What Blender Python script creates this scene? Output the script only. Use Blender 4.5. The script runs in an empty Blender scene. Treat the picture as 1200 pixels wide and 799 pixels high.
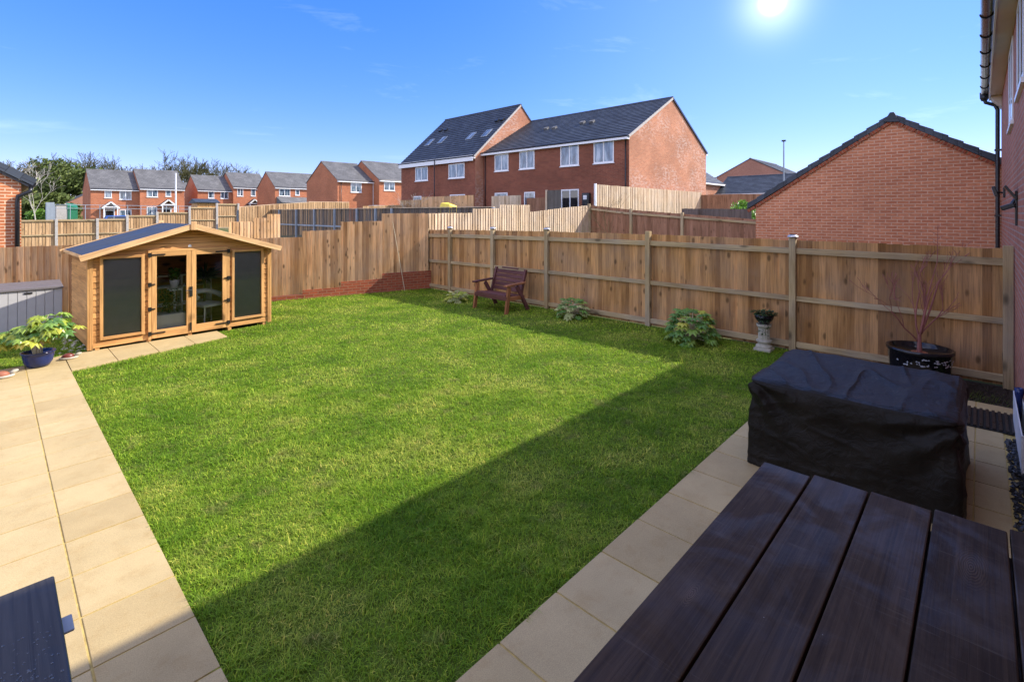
import bpy, bmesh, math, random
import numpy as np
from mathutils import Vector, Matrix, noise, Quaternion
random.seed(7); np.random.seed(7)
C = bpy.data.collections.new("garden"); bpy.context.scene.collection.children.link(C)
scene = bpy.context.scene
R = math.radians

# ------------------------------------------------------------------ survey frame
# garden axes: X runs along the house, Y runs down the garden, camera foot at 0,0
FPX, CH, YAW, HZ = 579.0, 2.25, R(43.5), 250.0
cs, cc = math.sin(YAW), math.cos(YAW)
def sight(px, py, n, d):
    """point where a sight line meets the plane n.p = d (survey of the place)"""
    x = (px-600)/FPX
    v = Vector((cs*x+cc, -cc*x+cs, (HZ-py)/FPX)); o = Vector((0, 0, CH)); n = Vector(n)
    t = (d-n.dot(o))/n.dot(v)
    return o+v*t
def onX(px, X, py=HZ): return sight(px, py, (1, 0, 0), X)
def onY(px, Y, py=HZ): return sight(px, py, (0, 1, 0), Y)
def onZ(px, py, z=0.0): return sight(px, py, (0, 0, 1), z)

# ------------------------------------------------------------------ mesh builder
def org(o):
    v = Vector((0, 0, 0))
    while o is not None:
        v += o.location; o = o.parent
    return v
class MB:
    def __init__(s): s.v = []; s.f = []; s.uv = []; s.r = []
    def poly(s, pts, uv=None, rnd=None):
        b = len(s.v); s.v += [tuple(p) for p in pts]; s.f.append(tuple(range(b, b+len(pts))))
        if uv is None:
            p = [Vector(q) for q in pts]
            n = (p[1]-p[0]).cross(p[2]-p[0])
            if n.length < 1e-12 and len(p) > 3: n = (p[2]-p[0]).cross(p[3]-p[0])
            n = n.normalized() if n.length > 0 else Vector((0, 0, 1))
            if abs(n.z) > .9: uv = [(q.x, q.y) for q in p]
            elif abs(n.z) > .1:
                h = Vector((-n.y, n.x, 0)).normalized(); w = n.cross(h)
                if w.z < 0: w = -w
                uv = [(q.dot(h), q.dot(w)) for q in p]
            else:
                h = Vector((abs(n.y), abs(n.x), 0))
                if abs(n.y) > abs(n.x): uv = [(q.x, q.z) for q in p]
                else: uv = [(q.y+.11, q.z) for q in p]
        s.uv.append(uv); s.r.append(random.random() if rnd is None else rnd)
    def hexa(s, c, rnd=None, wood=True):
        """c: 8 corners, bottom ring 0-3 (ccw), top ring 4-7"""
        c = [Vector(q) for q in c]
        rnd = random.random() if rnd is None else rnd
        ex = ((c[1]-c[0]).length, (c[3]-c[0]).length, (c[4]-c[0]).length)
        ax = ex.index(max(ex)); ou, ov = rnd*17.3, rnd*9.1
        lc = []
        for i in range(8):
            a = (ex[0] if i in (1, 2, 5, 6) else 0, ex[1] if i in (2, 3, 6, 7) else 0, ex[2] if i > 3 else 0)
            lc.append(a)
        for f in ((3, 2, 1, 0), (4, 5, 6, 7), (0, 1, 5, 4), (1, 2, 6, 5), (2, 3, 7, 6), (3, 0, 4, 7)):
            b = len(s.v); s.v += [tuple(c[i]) for i in f]; s.f.append((b, b+1, b+2, b+3))
            if wood:
                o = [k for k in range(3) if k != ax]
                s.uv.append([(lc[i][o[0]]+lc[i][o[1]]+ou, lc[i][ax]+ov) for i in f])
            else:
                p = [c[i] for i in f]; n = (p[1]-p[0]).cross(p[2]-p[0]).normalized()
                if abs(n.z) > .7: s.uv.append([(q.x, q.y) for q in p])
                elif abs(n.y) > abs(n.x): s.uv.append([(q.x, q.z) for q in p])
                else: s.uv.append([(q.y+.11, q.z) for q in p])
            s.r.append(rnd)
    def box(s, x0, x1, y0, y1, z0, z1, M=None, rnd=None, wood=True):
        c = [(x0, y0, z0), (x1, y0, z0), (x1, y1, z0), (x0, y1, z0), (x0, y0, z1), (x1, y0, z1), (x1, y1, z1), (x0, y1, z1)]
        if M is not None: c = [M@Vector(q) for q in c]
        s.hexa(c, rnd, wood)
    def bar(s, a, b, w, t, up=(0, 0, 1), rnd=None):
        """rectangular bar from a to b, width w sideways, thickness t along up"""
        a = Vector(a); b = Vector(b); d = (b-a).normalized(); up = Vector(up)
        sd = d.cross(up)
        if sd.length < 1e-4: sd = d.cross(Vector((1, 0, 0)))
        sd.normalize(); u = sd.cross(d).normalized()
        c = []
        for p in (a, b):
            for i, j in ((-1, -1), (1, -1), (1, 1), (-1, 1)): c.append(p+sd*(i*w/2)+u*(j*t/2))
        s.hexa(c, rnd)
    def tube(s, pts, rad, n=8, cap=True, rnd=None):
        rnd = random.random() if rnd is None else rnd
        pts = [Vector(p) for p in pts]
        if not hasattr(rad, '__len__'): rad = [rad]*len(pts)
        rings = []; L = 0; prev = None
        for i, p in enumerate(pts):
            d = (pts[min(i+1, len(pts)-1)]-pts[max(i-1, 0)]).normalized()
            a = d.cross(Vector((0, 0, 1))) if prev is None else (prev-d*prev.dot(d))
            if a.length < 1e-3: a = d.cross(Vector((1, 0, 0)))
            a.normalize(); prev = a; b_ = d.cross(a)
            if i: L += (p-pts[i-1]).length
            base = len(s.v)
            for k in range(n):
                t = 2*math.pi*k/n; s.v.append(tuple(p+(a*math.cos(t)+b_*math.sin(t))*rad[i]))
            rings.append((base, L))
        for (b0, l0), (b1, l1) in zip(rings, rings[1:]):
            for k in range(n):
                k2 = (k+1) % n
                s.f.append((b0+k, b0+k2, b1+k2, b1+k)); u0 = k*.02; u1 = (k+1)*.02
                s.uv.append([(u0+rnd*5, l0), (u1+rnd*5, l0), (u1+rnd*5, l1), (u0+rnd*5, l1)]); s.r.append(rnd)
        if cap:
            for b0, rev in ((rings[0][0], True), (rings[-1][0], False)):
                f = list(range(b0, b0+n)); f = f[::-1] if rev else f
                s.f.append(tuple(f)); s.uv.append([(0, 0)]*n); s.r.append(rnd)
    def lathe(s, prof, c=(0, 0, 0), n=32, sx=1, sy=1, rnd=.5):
        rings = []
        for r, z in prof:
            rings.append(len(s.v))
            for k in range(n):
                t = 2*math.pi*k/n; s.v.append((c[0]+r*sx*math.cos(t), c[1]+r*sy*math.sin(t), c[2]+z))
        for i in range(len(prof)-1):
            for k in range(n):
                k2 = (k+1) % n
                s.f.append((rings[i]+k, rings[i]+k2, rings[i+1]+k2, rings[i+1]+k))
                s.uv.append([(k/n, prof[i][1]), ((k+1)/n, prof[i][1]), ((k+1)/n, prof[i+1][1]), (k/n, prof[i+1][1])]); s.r.append(rnd)
    def build(s, name, mat, parent=None, smooth=False, bevel=0, origin=None, merge=False):
        me = bpy.data.meshes.new(name)
        o = bpy.data.objects.new(name, me); C.objects.link(o)
        off = org(parent) if parent is not None else Vector(origin or (0, 0, 0))
        me.from_pydata([tuple(Vector(v)-off) for v in s.v], [], s.f)
        uvl = me.uv_layers.new(name='UVMap')
        flat = [c for f in s.uv for p in f for c in p]
        uvl.data.foreach_set('uv', flat)
        at = me.attributes.new('rnd', 'FLOAT', 'FACE'); at.data.foreach_set('value', s.r)
        me.materials.append(mat)
        if smooth: me.polygons.foreach_set('use_smooth', [True]*len(me.polygons))
        me.update()
        if merge:
            bm = bmesh.new(); bm.from_mesh(me); bmesh.ops.remove_doubles(bm, verts=bm.verts, dist=1e-5); bm.to_mesh(me); bm.free()
        if bevel:
            bm = bmesh.new(); bm.from_mesh(me); bmesh.ops.remove_doubles(bm, verts=bm.verts, dist=1e-6); bm.to_mesh(me); bm.free()
            m = o.modifiers.new('bevel', 'BEVEL'); m.width = bevel; m.segments = 2; m.limit_method = 'ANGLE'
        if parent is not None: o.parent = parent
        else: o.location = off
        return o
def tag(o, label, cat, group=None, kind=None):
    o['label'] = label
    if cat: o['category'] = cat
    if group: o['group'] = group
    if kind: o['kind'] = kind
    return o
def thing(name, label, cat, loc, group=None):
    o = bpy.data.objects.new(name, None); C.objects.link(o); o.location = loc; o.empty_display_size = .2
    return tag(o, label, cat, group)
def copy_tree(o, parent=None):
    c = o.copy(); C.objects.link(c)
    if parent is not None: c.parent = parent
    for ch in list(o.children): copy_tree(ch, c)
    return c

# ------------------------------------------------------------------ materials
class NT:
    def __init__(s, name):
        s.m = bpy.data.materials.new(name); s.m.use_nodes = True; s.t = s.m.node_tree; s.N = s.t.nodes; s.L = s.t.links
        s.b = s.N['Principled BSDF']; s.out = s.N['Material Output']
    def n(s, typ, **kw):
        x = s.N.new(typ)
        for k, v in kw.items(): setattr(x, k, v)
        return x
    def l(s, a, b): s.L.new(a, b)
    def map(s, scale=(1, 1, 1), src='UV', loc=None):
        tc = s.n('ShaderNodeTexCoord'); mp = s.n('ShaderNodeMapping'); mp.inputs['Scale'].default_value = scale
        if src == 'World':
            g = s.n('ShaderNodeNewGeometry'); s.l(g.outputs['Position'], mp.inputs['Vector'])
        else: s.l(tc.outputs[src], mp.inputs['Vector'])
        if loc: mp.inputs['Location'].default_value = loc
        return mp.outputs['Vector']
    def noise(s, vec, scale, detail=3, rough=.55, dist=0):
        x = s.n('ShaderNodeTexNoise'); x.inputs['Scale'].default_value = scale; x.inputs['Detail'].default_value = detail
        x.inputs['Roughness'].default_value = rough; x.inputs['Distortion'].default_value = dist; s.l(vec, x.inputs['Vector']); return x.outputs['Fac']
    def ramp(s, fac, stops):
        x = s.n('ShaderNodeValToRGB'); e = x.color_ramp.elements
        while len(e) < len(stops): e.new(.5)
        for i, (p, c) in enumerate(stops):
            e[i].position = p; e[i].color = (c[0], c[1], c[2], 1) if hasattr(c, '__len__') else (c, c, c, 1)
        s.l(fac, x.inputs['Fac']); return x.outputs['Color']
    def mix(s, fac, a, b, mode='MIX'):
        x = s.n('ShaderNodeMix', data_type='RGBA', blend_type=mode)
        for k, v in ((0, fac), (6, a), (7, b)):
            if hasattr(v, 'links') or isinstance(v, bpy.types.NodeSocket): s.l(v, x.inputs[k])
            else: x.inputs[k].default_value = v if k == 0 else (v[0], v[1], v[2], 1)
        return x.outputs[2]
    def math(s, op, a, b=0.0):
        x = s.n('ShaderNodeMath', operation=op)
        for k, v in ((0, a), (1, b)):
            if isinstance(v, bpy.types.NodeSocket): s.l(v, x.inputs[k])
            else: x.inputs[k].default_value = v
        return x.outputs[0]
    def rnd(s):
        x = s.n('ShaderNodeAttribute'); x.attribute_name = 'rnd'; return x.outputs['Fac']
    def bump(s, h, strength=.3, dist=.01):
        x = s.n('ShaderNodeBump'); x.inputs['Strength'].default_value = strength; x.inputs['Distance'].default_value = dist
        s.l(h, x.inputs['Height']); s.l(x.outputs['Normal'], s.b.inputs['Normal']); return x
    def set(s, col=None, rough=None, metal=None, spec=None, ior=None):
        for k, v in (('Base Color', col), ('Roughness', rough), ('Metallic', metal), ('Specular IOR Level', spec), ('IOR', ior)):
            if v is None: continue
            if isinstance(v, bpy.types.NodeSocket): s.l(v, s.b.inputs[k])
            elif k == 'Base Color': s.b.inputs[k].default_value = (v[0], v[1], v[2], 1)
            else: s.b.inputs[k].default_value = v
        return s.m
def sc(c, k): return (c[0]*k, c[1]*k, c[2]*k)

def wood(name, c, var=.35, knots=1.0, rough=.8, grey=0.0, grain=1.0, kscale=1.0):
    t = NT(name); uv = t.map((1, 1, 1)); r = t.rnd()
    g1 = t.noise(t.map((38, 1.3, 1)), 1.6, 4, .6, .6)
    g2 = t.noise(t.map((5, .7, 1)), 1.4, 3)
    col = t.ramp(g1, [(.3, sc(c, 1-.38*grain)), (.52, c), (.75, sc(c, 1+.18*grain))])
    tint = t.ramp(r, [(0, (1-var, 1-var*1.15, 1-var*1.3)), (.35, (1-.35*var, 1-.4*var, 1-.5*var)), (.7, (1, 1, 1)), (1, (1+.35*var, 1+.35*var, 1+.4*var))])
    col = t.mix(1, col, tint, 'MULTIPLY')
    blot = t.ramp(g2, [(.3, (.60, .54, .48)), (.52, (1, 1, 1)), (.8, (1.18, 1.15, 1.10))])
    col = t.mix(.8, col, blot, 'MULTIPLY')
    if grey:
        gn = t.ramp(t.noise(t.map((1, 1, 1), 'World'), 1.3, 4), [(.4, 0.0), (.7, 1.0)])
        gf = t.math('MULTIPLY', gn, grey)
        col = t.mix(gf, col, (c[1]*.95, c[1]*.93, c[1]*.88))
    if knots:
        v = t.n('ShaderNodeTexVoronoi'); v.inputs['Scale'].default_value = 1.0*kscale
        t.l(t.map((7, 3.4, 1)), v.inputs['Vector'])
        k = t.ramp(v.outputs['Distance'], [(.11, 1.0), (.25, 0.0)])
        sel = t.n('ShaderNodeSeparateColor'); t.l(v.outputs['Color'], sel.inputs[0])
        k = t.math('MULTIPLY', k, t.math('GREATER_THAN', sel.outputs[0], .42))
        k = t.math('MULTIPLY', k, min(1, .95*knots))
        col = t.mix(k, col, sc(c, .10))
    t.bump(g1, .35, .004)
    return t.set(col, rough, spec=.25)

def brick(name, c1, c2, mortar, var=.5, stain=None, msize=.009, header=False):
    t = NT(name)
    b = t.n('ShaderNodeTexBrick'); b.offset = .5
    t.l(t.map(), b.inputs['Vector'])
    b.inputs['Scale'].default_value = 1; b.inputs['Brick Width'].default_value = .225; b.inputs['Row Height'].default_value = .075
    b.inputs['Mortar Size'].default_value = msize; b.inputs['Mortar Smooth'].default_value = .2; b.inputs['Bias'].default_value = -.1
    b.inputs['Color1'].default_value = (*c1, 1); b.inputs['Color2'].default_value = (*c2, 1); b.inputs['Mortar'].default_value = (*mortar, 1)
    big = t.ramp(t.noise(t.map(), .55, 4), [(.3, 1-.30*var), (.7, 1+.22*var)])
    sm = t.ramp(t.noise(t.map((1, 3, 1)), 11, 4), [(.25, 1-.5*var), (.75, 1+.35*var)])
    col = t.mix(1, t.mix(1, b.outputs['Color'], big, 'MULTIPLY'), sm, 'MULTIPLY')
    if stain:
        s_ = t.math('MULTIPLY', t.ramp(t.noise(t.map(), .42, 5, .62, .7), [(.46, 0.0), (.60, 1.0)]), t.ramp(t.noise(t.map((1, 2, 1)), 4.0, 5), [(.46, 0.0), (.58, 1.0)]))
        col = t.mix(t.math('MULTIPLY', s_, stain), col, (.62, .52, .46))
    h = t.math('SUBTRACT', t.math('MULTIPLY', t.noise(t.map(), 60, 3), .4), b.outputs['Fac'])
    t.bump(h, .5, .006)
    return t.set(col, .88, spec=.2)

def slate(name, c, tilew=.33, tileh=.30, rough=.55, var=.3):
    t = NT(name)
    b = t.n('ShaderNodeTexBrick'); b.offset = .5
    t.l(t.map(), b.inputs['Vector'])
    b.inputs['Scale'].default_value = 1; b.inputs['Brick Width'].default_value = tilew; b.inputs['Row Height'].default_value = tileh
    b.inputs['Mortar Size'].default_value = .008; b.inputs['Mortar Smooth'].default_value = .1
    b.inputs['Color1'].default_value = (*sc(c, 1-var), 1); b.inputs['Color2'].default_value = (*sc(c, 1+var), 1); b.inputs['Mortar'].default_value = (*sc(c, .4), 1)
    w = t.ramp(t.noise(t.map(), .8, 4), [(.3, .75), (.7, 1.2)])
    col = t.mix(1, b.outputs['Color'], w, 'MULTIPLY')
    t.bump(b.outputs['Fac'], -.4, .006)
    return t.set(col, rough, spec=.4)

def plain(name, c, rough=.5, metal=0, spec=.5, var=.12, scale=6, src='Object', bumps=0, bscale=80):
    t = NT(name)
    nz = t.noise(t.map((1, 1, 1), src), scale, 5)
    col = t.ramp(nz, [(.25, sc(c, 1-var)), (.75, sc(c, 1+var))])
    if bumps: t.bump(t.noise(t.map((1, 1, 1), src), bscale, 4), bumps, .003)
    rr = t.ramp(t.noise(t.map((1, 1, 1), src), scale*2.3, 4), [(.3, max(0, rough-.08)), (.7, min(1, rough+.08))])
    return t.set(col, rr, metal, spec)

def leafmat(name, c, c2, trans=.3, rough=.45):
    t = NT(name); r = t.rnd()
    col = t.ramp(r, [(0, sc(c, .7)), (.5, c), (1, c2)])
    t.set(col, rough, spec=.35)
    tr = t.n('ShaderNodeBsdfTranslucent'); t.l(col, tr.inputs['Color'])
    mx = t.n('ShaderNodeMixShader'); mx.inputs[0].default_value = trans
    t.l(t.b.outputs[0], mx.inputs[1]); t.l(tr.outputs[0], mx.inputs[2]); t.l(mx.outputs[0], t.out.inputs[0])
    return t.m

M = {}
M['fence'] = wood('fence_timber', (.52, .285, .11), .45, .7, grey=.25, kscale=1.0)
M['fence_rail'] = wood('fence_rail_timber', (.47, .35, .185), .2, .7, grey=.3, kscale=.7)
M['fence_back'] = wood('rear_fence_timber', (.66, .395, .19), .52, .8, grey=.2)
M['fence_pale'] = wood('pale_fence_timber', (.66, .50, .33), .28, .35, grey=.25)
M['fence_grey'] = wood('weathered_grey_fence_timber', (.16, .135, .115), .3, .2, grey=.5)
M['fence_far'] = wood('far_fence_timber', (.50, .325, .17), .3, .5)
M['fence_brown'] = wood('brown_fence_timber', (.36, .19, .115), .3, .4)
M['shed_wood'] = wood('honey_shiplap', (.60, .315, .11), .28, .9, rough=.55, kscale=.7)
M['shed_trim'] = wood('honey_trim', (.62, .34, .125), .2, .8, rough=.5, kscale=.6)
M['barge'] = wood('pale_bargeboard', (.74, .47, .23), .12, .4, rough=.55, kscale=.6)
M['bench'] = wood('bench_stain_dark', (.125, .048, .045), .3, .3, rough=.5)
M['bench_l'] = wood('bench_stain_worn', (.34, .14, .06), .25, .3, rough=.5)
M['brick_near'] = brick('garage_brick', (.62, .25, .125), (.49, .175, .088), (.66, .42, .28), .5)
M['brick_house'] = brick('house_brick', (.52, .20, .12), (.40, .145, .085), (.42, .30, .24), .45)
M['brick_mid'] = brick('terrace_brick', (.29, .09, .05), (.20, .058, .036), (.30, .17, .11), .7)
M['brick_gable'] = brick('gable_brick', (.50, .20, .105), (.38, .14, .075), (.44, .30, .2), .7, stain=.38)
M['brick_far'] = brick('far_brick', (.50, .165, .075), (.38, .115, .055), (.44, .26, .16), .5)
M['brick_farpink'] = brick('far_pink_brick', (.42, .19, .13), (.36, .15, .10), (.44, .30, .2), .4)
M['brick_left'] = brick('left_garage_brick', (.56, .19, .075), (.42, .125, .05), (.72, .50, .32), .5, msize=.012)
M['brick_base'] = brick('low_wall_brick', (.36, .09, .04), (.24, .06, .032), (.32, .17, .10), .5)
M['slate'] = slate('slate_roof', (.042, .052, .066))
M['slate_grey'] = slate('grey_tile_roof', (.135, .135, .135), var=.15, rough=.75)
M['upvc'] = plain('white_upvc', (.80, .80, .80), .35, var=.03)
M['cream'] = plain('cream_soffit_board', (.62, .52, .41), .5, var=.1, scale=1.2)
M['black'] = plain('black_plastic', (.012, .013, .016), .32, var=.2)
M['gutter'] = plain('dark_brown_gutter', (.035, .022, .022), .22, var=.2)
M['iron'] = plain('black_ironmongery', (.012, .011, .010), .45, var=.2)
M['cloche'] = plain('solar_cap_metal', (.55, .55, .55), .3, metal=.6)
M['solar'] = plain('solar_cell', (.01, .012, .02), .15)
M['concrete'] = plain('concrete', (.42, .39, .35), .9, var=.2, src='World', scale=9, bumps=.4)
M['stone'] = plain('weathered_stone', (.42, .39, .31), .9, var=.3, scale=14, bumps=.5)
M['soil'] = plain('dark_soil', (.030, .020, .014), .95, var=.5, src='World', scale=14, bumps=1, bscale=35)
M['blueglaze'] = plain('blue_glaze', (.008, .022, .11), .12, var=.35, scale=5)
M['blackglaze'] = plain('black_glaze', (.008, .009, .012), .1, var=.3, scale=20)
M['greyplastic'] = plain('grey_resin_panel', (.46, .45, .44), .45, var=.06)
M['greylid'] = plain('taupe_resin_lid', (.13, .115, .115), .5, var=.1)
M['bark'] = plain('grey_bark', (.080, .075, .024), .9, var=.3)
M['birch'] = plain('pale_bark', (.45, .42, .36), .85, var=.25)
M['acerbark'] = plain('reddish_acer_bark', (.27, .095, .075), .7, var=.25)
M['stem'] = plain('pale_stem', (.55, .48, .32), .7)
M['fatsia'] = leafmat('fatsia_leaf', (.12, .26, .05), (.30, .42, .07), .25, .3)
M['fatsia_y'] = leafmat('yellow_green_leaf', (.36, .44, .05), (.60, .52, .08), .3, .35)
M['fatsia_p'] = leafmat('pale_variegated_leaf', (.34, .38, .14), (.60, .58, .26), .25, .4)
M['darkleaf'] = leafmat('dark_ivy_leaf', (.025, .055, .02), (.06, .12, .04), .15)
M['ever'] = leafmat('evergreen_leaf', (.085, .12, .022), (.16, .19, .045), .2, .7)
M['olive'] = leafmat('olive_brown_leaf', (.10, .09, .04), (.17, .13, .065), .2, .7)
M['brightbush'] = leafmat('bright_bush_leaf', (.12, .26, .03), (.24, .38, .06), .3)
M['white'] = plain('white_paint', (.75, .75, .74), .5, var=.05)
M['blue_paint'] = plain('blue_car_paint', (.02, .10, .38), .2, var=.05)
M['yellow'] = plain('yellow_plastic', (.80, .60, .06), .5)
M['green_paint'] = plain('green_painted_steel', (.015, .16, .07), .5)
M['lgrey'] = plain('grey_steel', (.28, .32, .36), .6)
M['maroon'] = plain('dark_red_brown_glaze', (.16, .035, .025), .35, scale=20)
M['rust'] = plain('brown_pottery', (.30, .10, .05), .6)
M['tyre'] = plain('tyre_rubber', (.015, .015, .015), .8)
M['blind'] = plain('charcoal_blind', (.25, .25, .235), .75, var=.06)
M['felt'] = None
# roofing felt of the summerhouse
t = NT('roof_membrane'); nz = t.noise(t.map((1, 1, 1), 'World'), 1.7, 4, .5, .5)
col = t.ramp(nz, [(.3, (.022, .028, .036)), (.7, (.045, .054, .066))]); t.bump(nz, .5, .03)
M['felt'] = t.set(col, t.ramp(nz, [(.3, .42), (.7, .65)]), spec=.3)
# reflective house panes
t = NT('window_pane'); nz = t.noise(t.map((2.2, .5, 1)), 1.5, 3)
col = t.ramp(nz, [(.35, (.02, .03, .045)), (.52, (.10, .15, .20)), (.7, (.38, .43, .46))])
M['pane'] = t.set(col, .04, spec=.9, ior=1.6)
t = NT('dark_pane'); M['pane_dark'] = t.set((.012, .015, .02), .05, spec=.9, ior=1.5)
# clear glazing
t = NT('clear_glass'); t.N.remove(t.b)
tr = t.n('ShaderNodeBsdfTransparent'); tr.inputs[0].default_value = (.95, .96, .96, 1); gl = t.n('ShaderNodeBsdfGlossy'); gl.inputs['Roughness'].default_value = .02
fr = t.n('ShaderNodeFresnel'); fr.inputs[0].default_value = 1.55; mx = t.n('ShaderNodeMixShader')
t.l(t.math('ADD', t.math('MULTIPLY', fr.outputs[0], 1.0), .0), mx.inputs[0]); t.l(tr.outputs[0], mx.inputs[1]); t.l(gl.outputs[0], mx.inputs[2]); t.l(mx.outputs[0], t.out.inputs[0])
M['glass'] = t.m
# paving
t = NT('sandstone_paving'); r = t.rnd()
base = t.ramp(r, [(0, (.435, .33, .16)), (.5, (.475, .365, .18)), (1, (.515, .40, .205))])
n1 = t.ramp(t.noise(t.map((1, 1, 1), 'World'), 2.2, 5, .6), [(.3, (.88, .87, .85)), (.7, (1.06, 1.05, 1.04))])
n2 = t.ramp(t.noise(t.map((1, 1, 1), 'World'), 190, 4), [(.3, .78), (.7, 1.14)])
n3 = t.ramp(t.noise(t.map((1, 1, 1), 'World', (3, 3, 0)), 5.5, 6, .7), [(.33, (.92, .88, .82)), (.5, (1, 1, 1))])
col = t.mix(1, t.mix(1, t.mix(1, base, n1, 'MULTIPLY'), n2, 'MULTIPLY'), n3, 'MULTIPLY')
t.bump(t.noise(t.map((1, 1, 1), 'World'), 90, 4), .25, .003)
M['paving'] = t.set(col, .75, spec=.3)
M['joint'] = plain('sandy_joint', (.46, .34, .11), .95, var=.3, src='World', scale=20)
# dark stained table top, damp
t = NT('dark_stained_planks'); r = t.rnd()
g1 = t.noise(t.map((46, .9, 1)), 1.5, 6, .62, 1.2)
g3 = t.noise(t.map((9, .5, 1)), 1.3, 4, .6, 1.5)
P_ = t.n('ShaderNodeNewGeometry'); 
def knot(x, y, rad, freq):
    v = t.n('ShaderNodeVectorMath', operation='SUBTRACT'); t.l(P_.outputs['Position'], v.inputs[0]); v.inputs[1].default_value = (x, y, .75)
    m = t.n('ShaderNodeVectorMath', operation='MULTIPLY'); t.l(v.outputs[0], m.inputs[0]); m.inputs[1].default_value = (.55, 1.6, 0)
    l = t.n('ShaderNodeVectorMath', operation='LENGTH'); t.l(m.outputs[0], l.inputs[0]); d = t.math('ADD', l.outputs['Value'], t.math('MULTIPLY', t.math('SUBTRACT', g3, .5), .05))
    mask = t.ramp(d, [(0.0, 1.0), (rad, 0.0)]); rings = t.math('MULTIPLY', t.math('ADD', t.math('SINE', t.math('MULTIPLY', d, freq)), 1.0), .5)
    return t.math('MULTIPLY', mask, rings)
kn = t.math('ADD', knot(2.86, .03, .11, 520), knot(1.9, .83, .05, 700))
h = t.math('ADD', t.math('MULTIPLY', g1, .55), t.math('MULTIPLY', g3, .35)); h = t.math('ADD', h, t.math('MULTIPLY', kn, .35))
c0 = t.ramp(h, [(.25, (.013, .007, .0035)), (.43, (.036, .0215, .011)), (.58, (.058, .0355, .019)), (.85, (.12, .078, .048))])
tint = t.ramp(r, [(0, .8), (1, 1.25)]); c0 = t.mix(1, c0, tint, 'MULTIPLY')
wet = t.noise(t.map((1, 1, 1), 'World'), 2.3, 6, .62, 1.4)
scr = t.math('MULTIPLY', t.ramp(t.noise(t.map((26, 1.6, 1), 'World'), 2.0, 4, .65, .5), [(.58, 0.0), (.72, 1.0)]), t.ramp(t.noise(t.map((1, 1, 1), 'World', (4, 1, 0)), 2.6, 3), [(.50, 0.0), (.60, 1.0)]))
c0 = t.mix(t.math('MULTIPLY', scr, .35), c0, (.16, .13, .11))
pale = t.ramp(t.noise(t.map((1, 1, 1), 'World', (9, 5, 0)), 1.7, 6, .65, 1), [(.50, 0.0), (.68, 1.0)])
c0 = t.mix(t.math('MULTIPLY', pale, .30), c0, (.12, .088, .065))
vs_ = t.n('ShaderNodeTexVoronoi'); vs_.inputs['Scale'].default_value = 9; t.l(t.map((1, 1, 1), 'World'), vs_.inputs['Vector'])
c0 = t.mix(t.ramp(vs_.outputs['Distance'], [(.012, 1.0), (.02, 0.0)]), c0, (.45, .43, .4))
t.bump(h, .45, .004)
M['table'] = t.set(c0, t.ramp(wet, [(.40, .34), (.56, .62)]), spec=.13)
# grass
t = NT('grass_blade'); r = t.rnd()
p1 = t.noise(t.map((1, 1, 1), 'World'), 1.15, 4, .6); p2 = t.noise(t.map((1, 1, 1), 'World', (7, 3, 0)), 4.2, 4, .6)
g = t.ramp(p1, [(.34, (.145, .29, .014)), (.50, (.26, .415, .028)), (.64, (.41, .50, .07))])
g = t.mix(t.math('MULTIPLY', t.ramp(p2, [(.56, 0.0), (.70, 1.0)]), .6), g, (.27, .26, .085))
g = t.mix(1, g, t.ramp(r, [(0, (.55, .6, .6)), (.5, (1, 1, 1)), (.86, (1.15, 1.15, 1.1)), (.93, (2.1, 1.5, 2.4)), (1, (2.3, 1.6, 2.8))]), 'MULTIPLY')
t.set(g, .55, spec=.2)
tr = t.n('ShaderNodeBsdfTranslucent'); t.l(g, tr.inputs['Color']); mx = t.n('ShaderNodeMixShader'); mx.inputs[0].default_value = .45
t.l(t.b.outputs[0], mx.inputs[1]); t.l(tr.outputs[0], mx.inputs[2]); t.l(mx.outputs[0], t.out.inputs[0])
M['grass'] = t.m
t = NT('turf_soil'); nz = t.noise(t.map((1, 1, 1), 'World'), 9, 5)
M['turf'] = t.set(t.ramp(nz, [(.3, (.05, .085, .010)), (.7, (.11, .145, .02))]), .95, spec=.1)
t = NT('rough_ground'); nz = t.noise(t.map((1, 1, 1), 'World'), .35, 6, .65)
M['ground'] = t.set(t.ramp(nz, [(.35, (.05, .085, .022)), (.6, (.10, .12, .045)), (.75, (.16, .13, .08))]), .95, spec=.1)
# furniture cover
t = NT('black_cover_fabric')
nn = t.noise(t.map((1, 1, 1), 'Object'), 9, 6, .6, 1.2); wv = t.noise(t.map((1, 1, 1), 'Object'), 240, 2)
c0 = t.ramp(t.noise(t.map((1, 1, 1), 'Object'), 3, 5), [(.35, (.0105, .0085, .006)), (.7, (.020, .0165, .012))])
t.bump(t.math('ADD', nn, t.math('MULTIPLY', wv, .03)), .75, .02)
M['cover'] = t.set(c0, .42, spec=.13)

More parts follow.
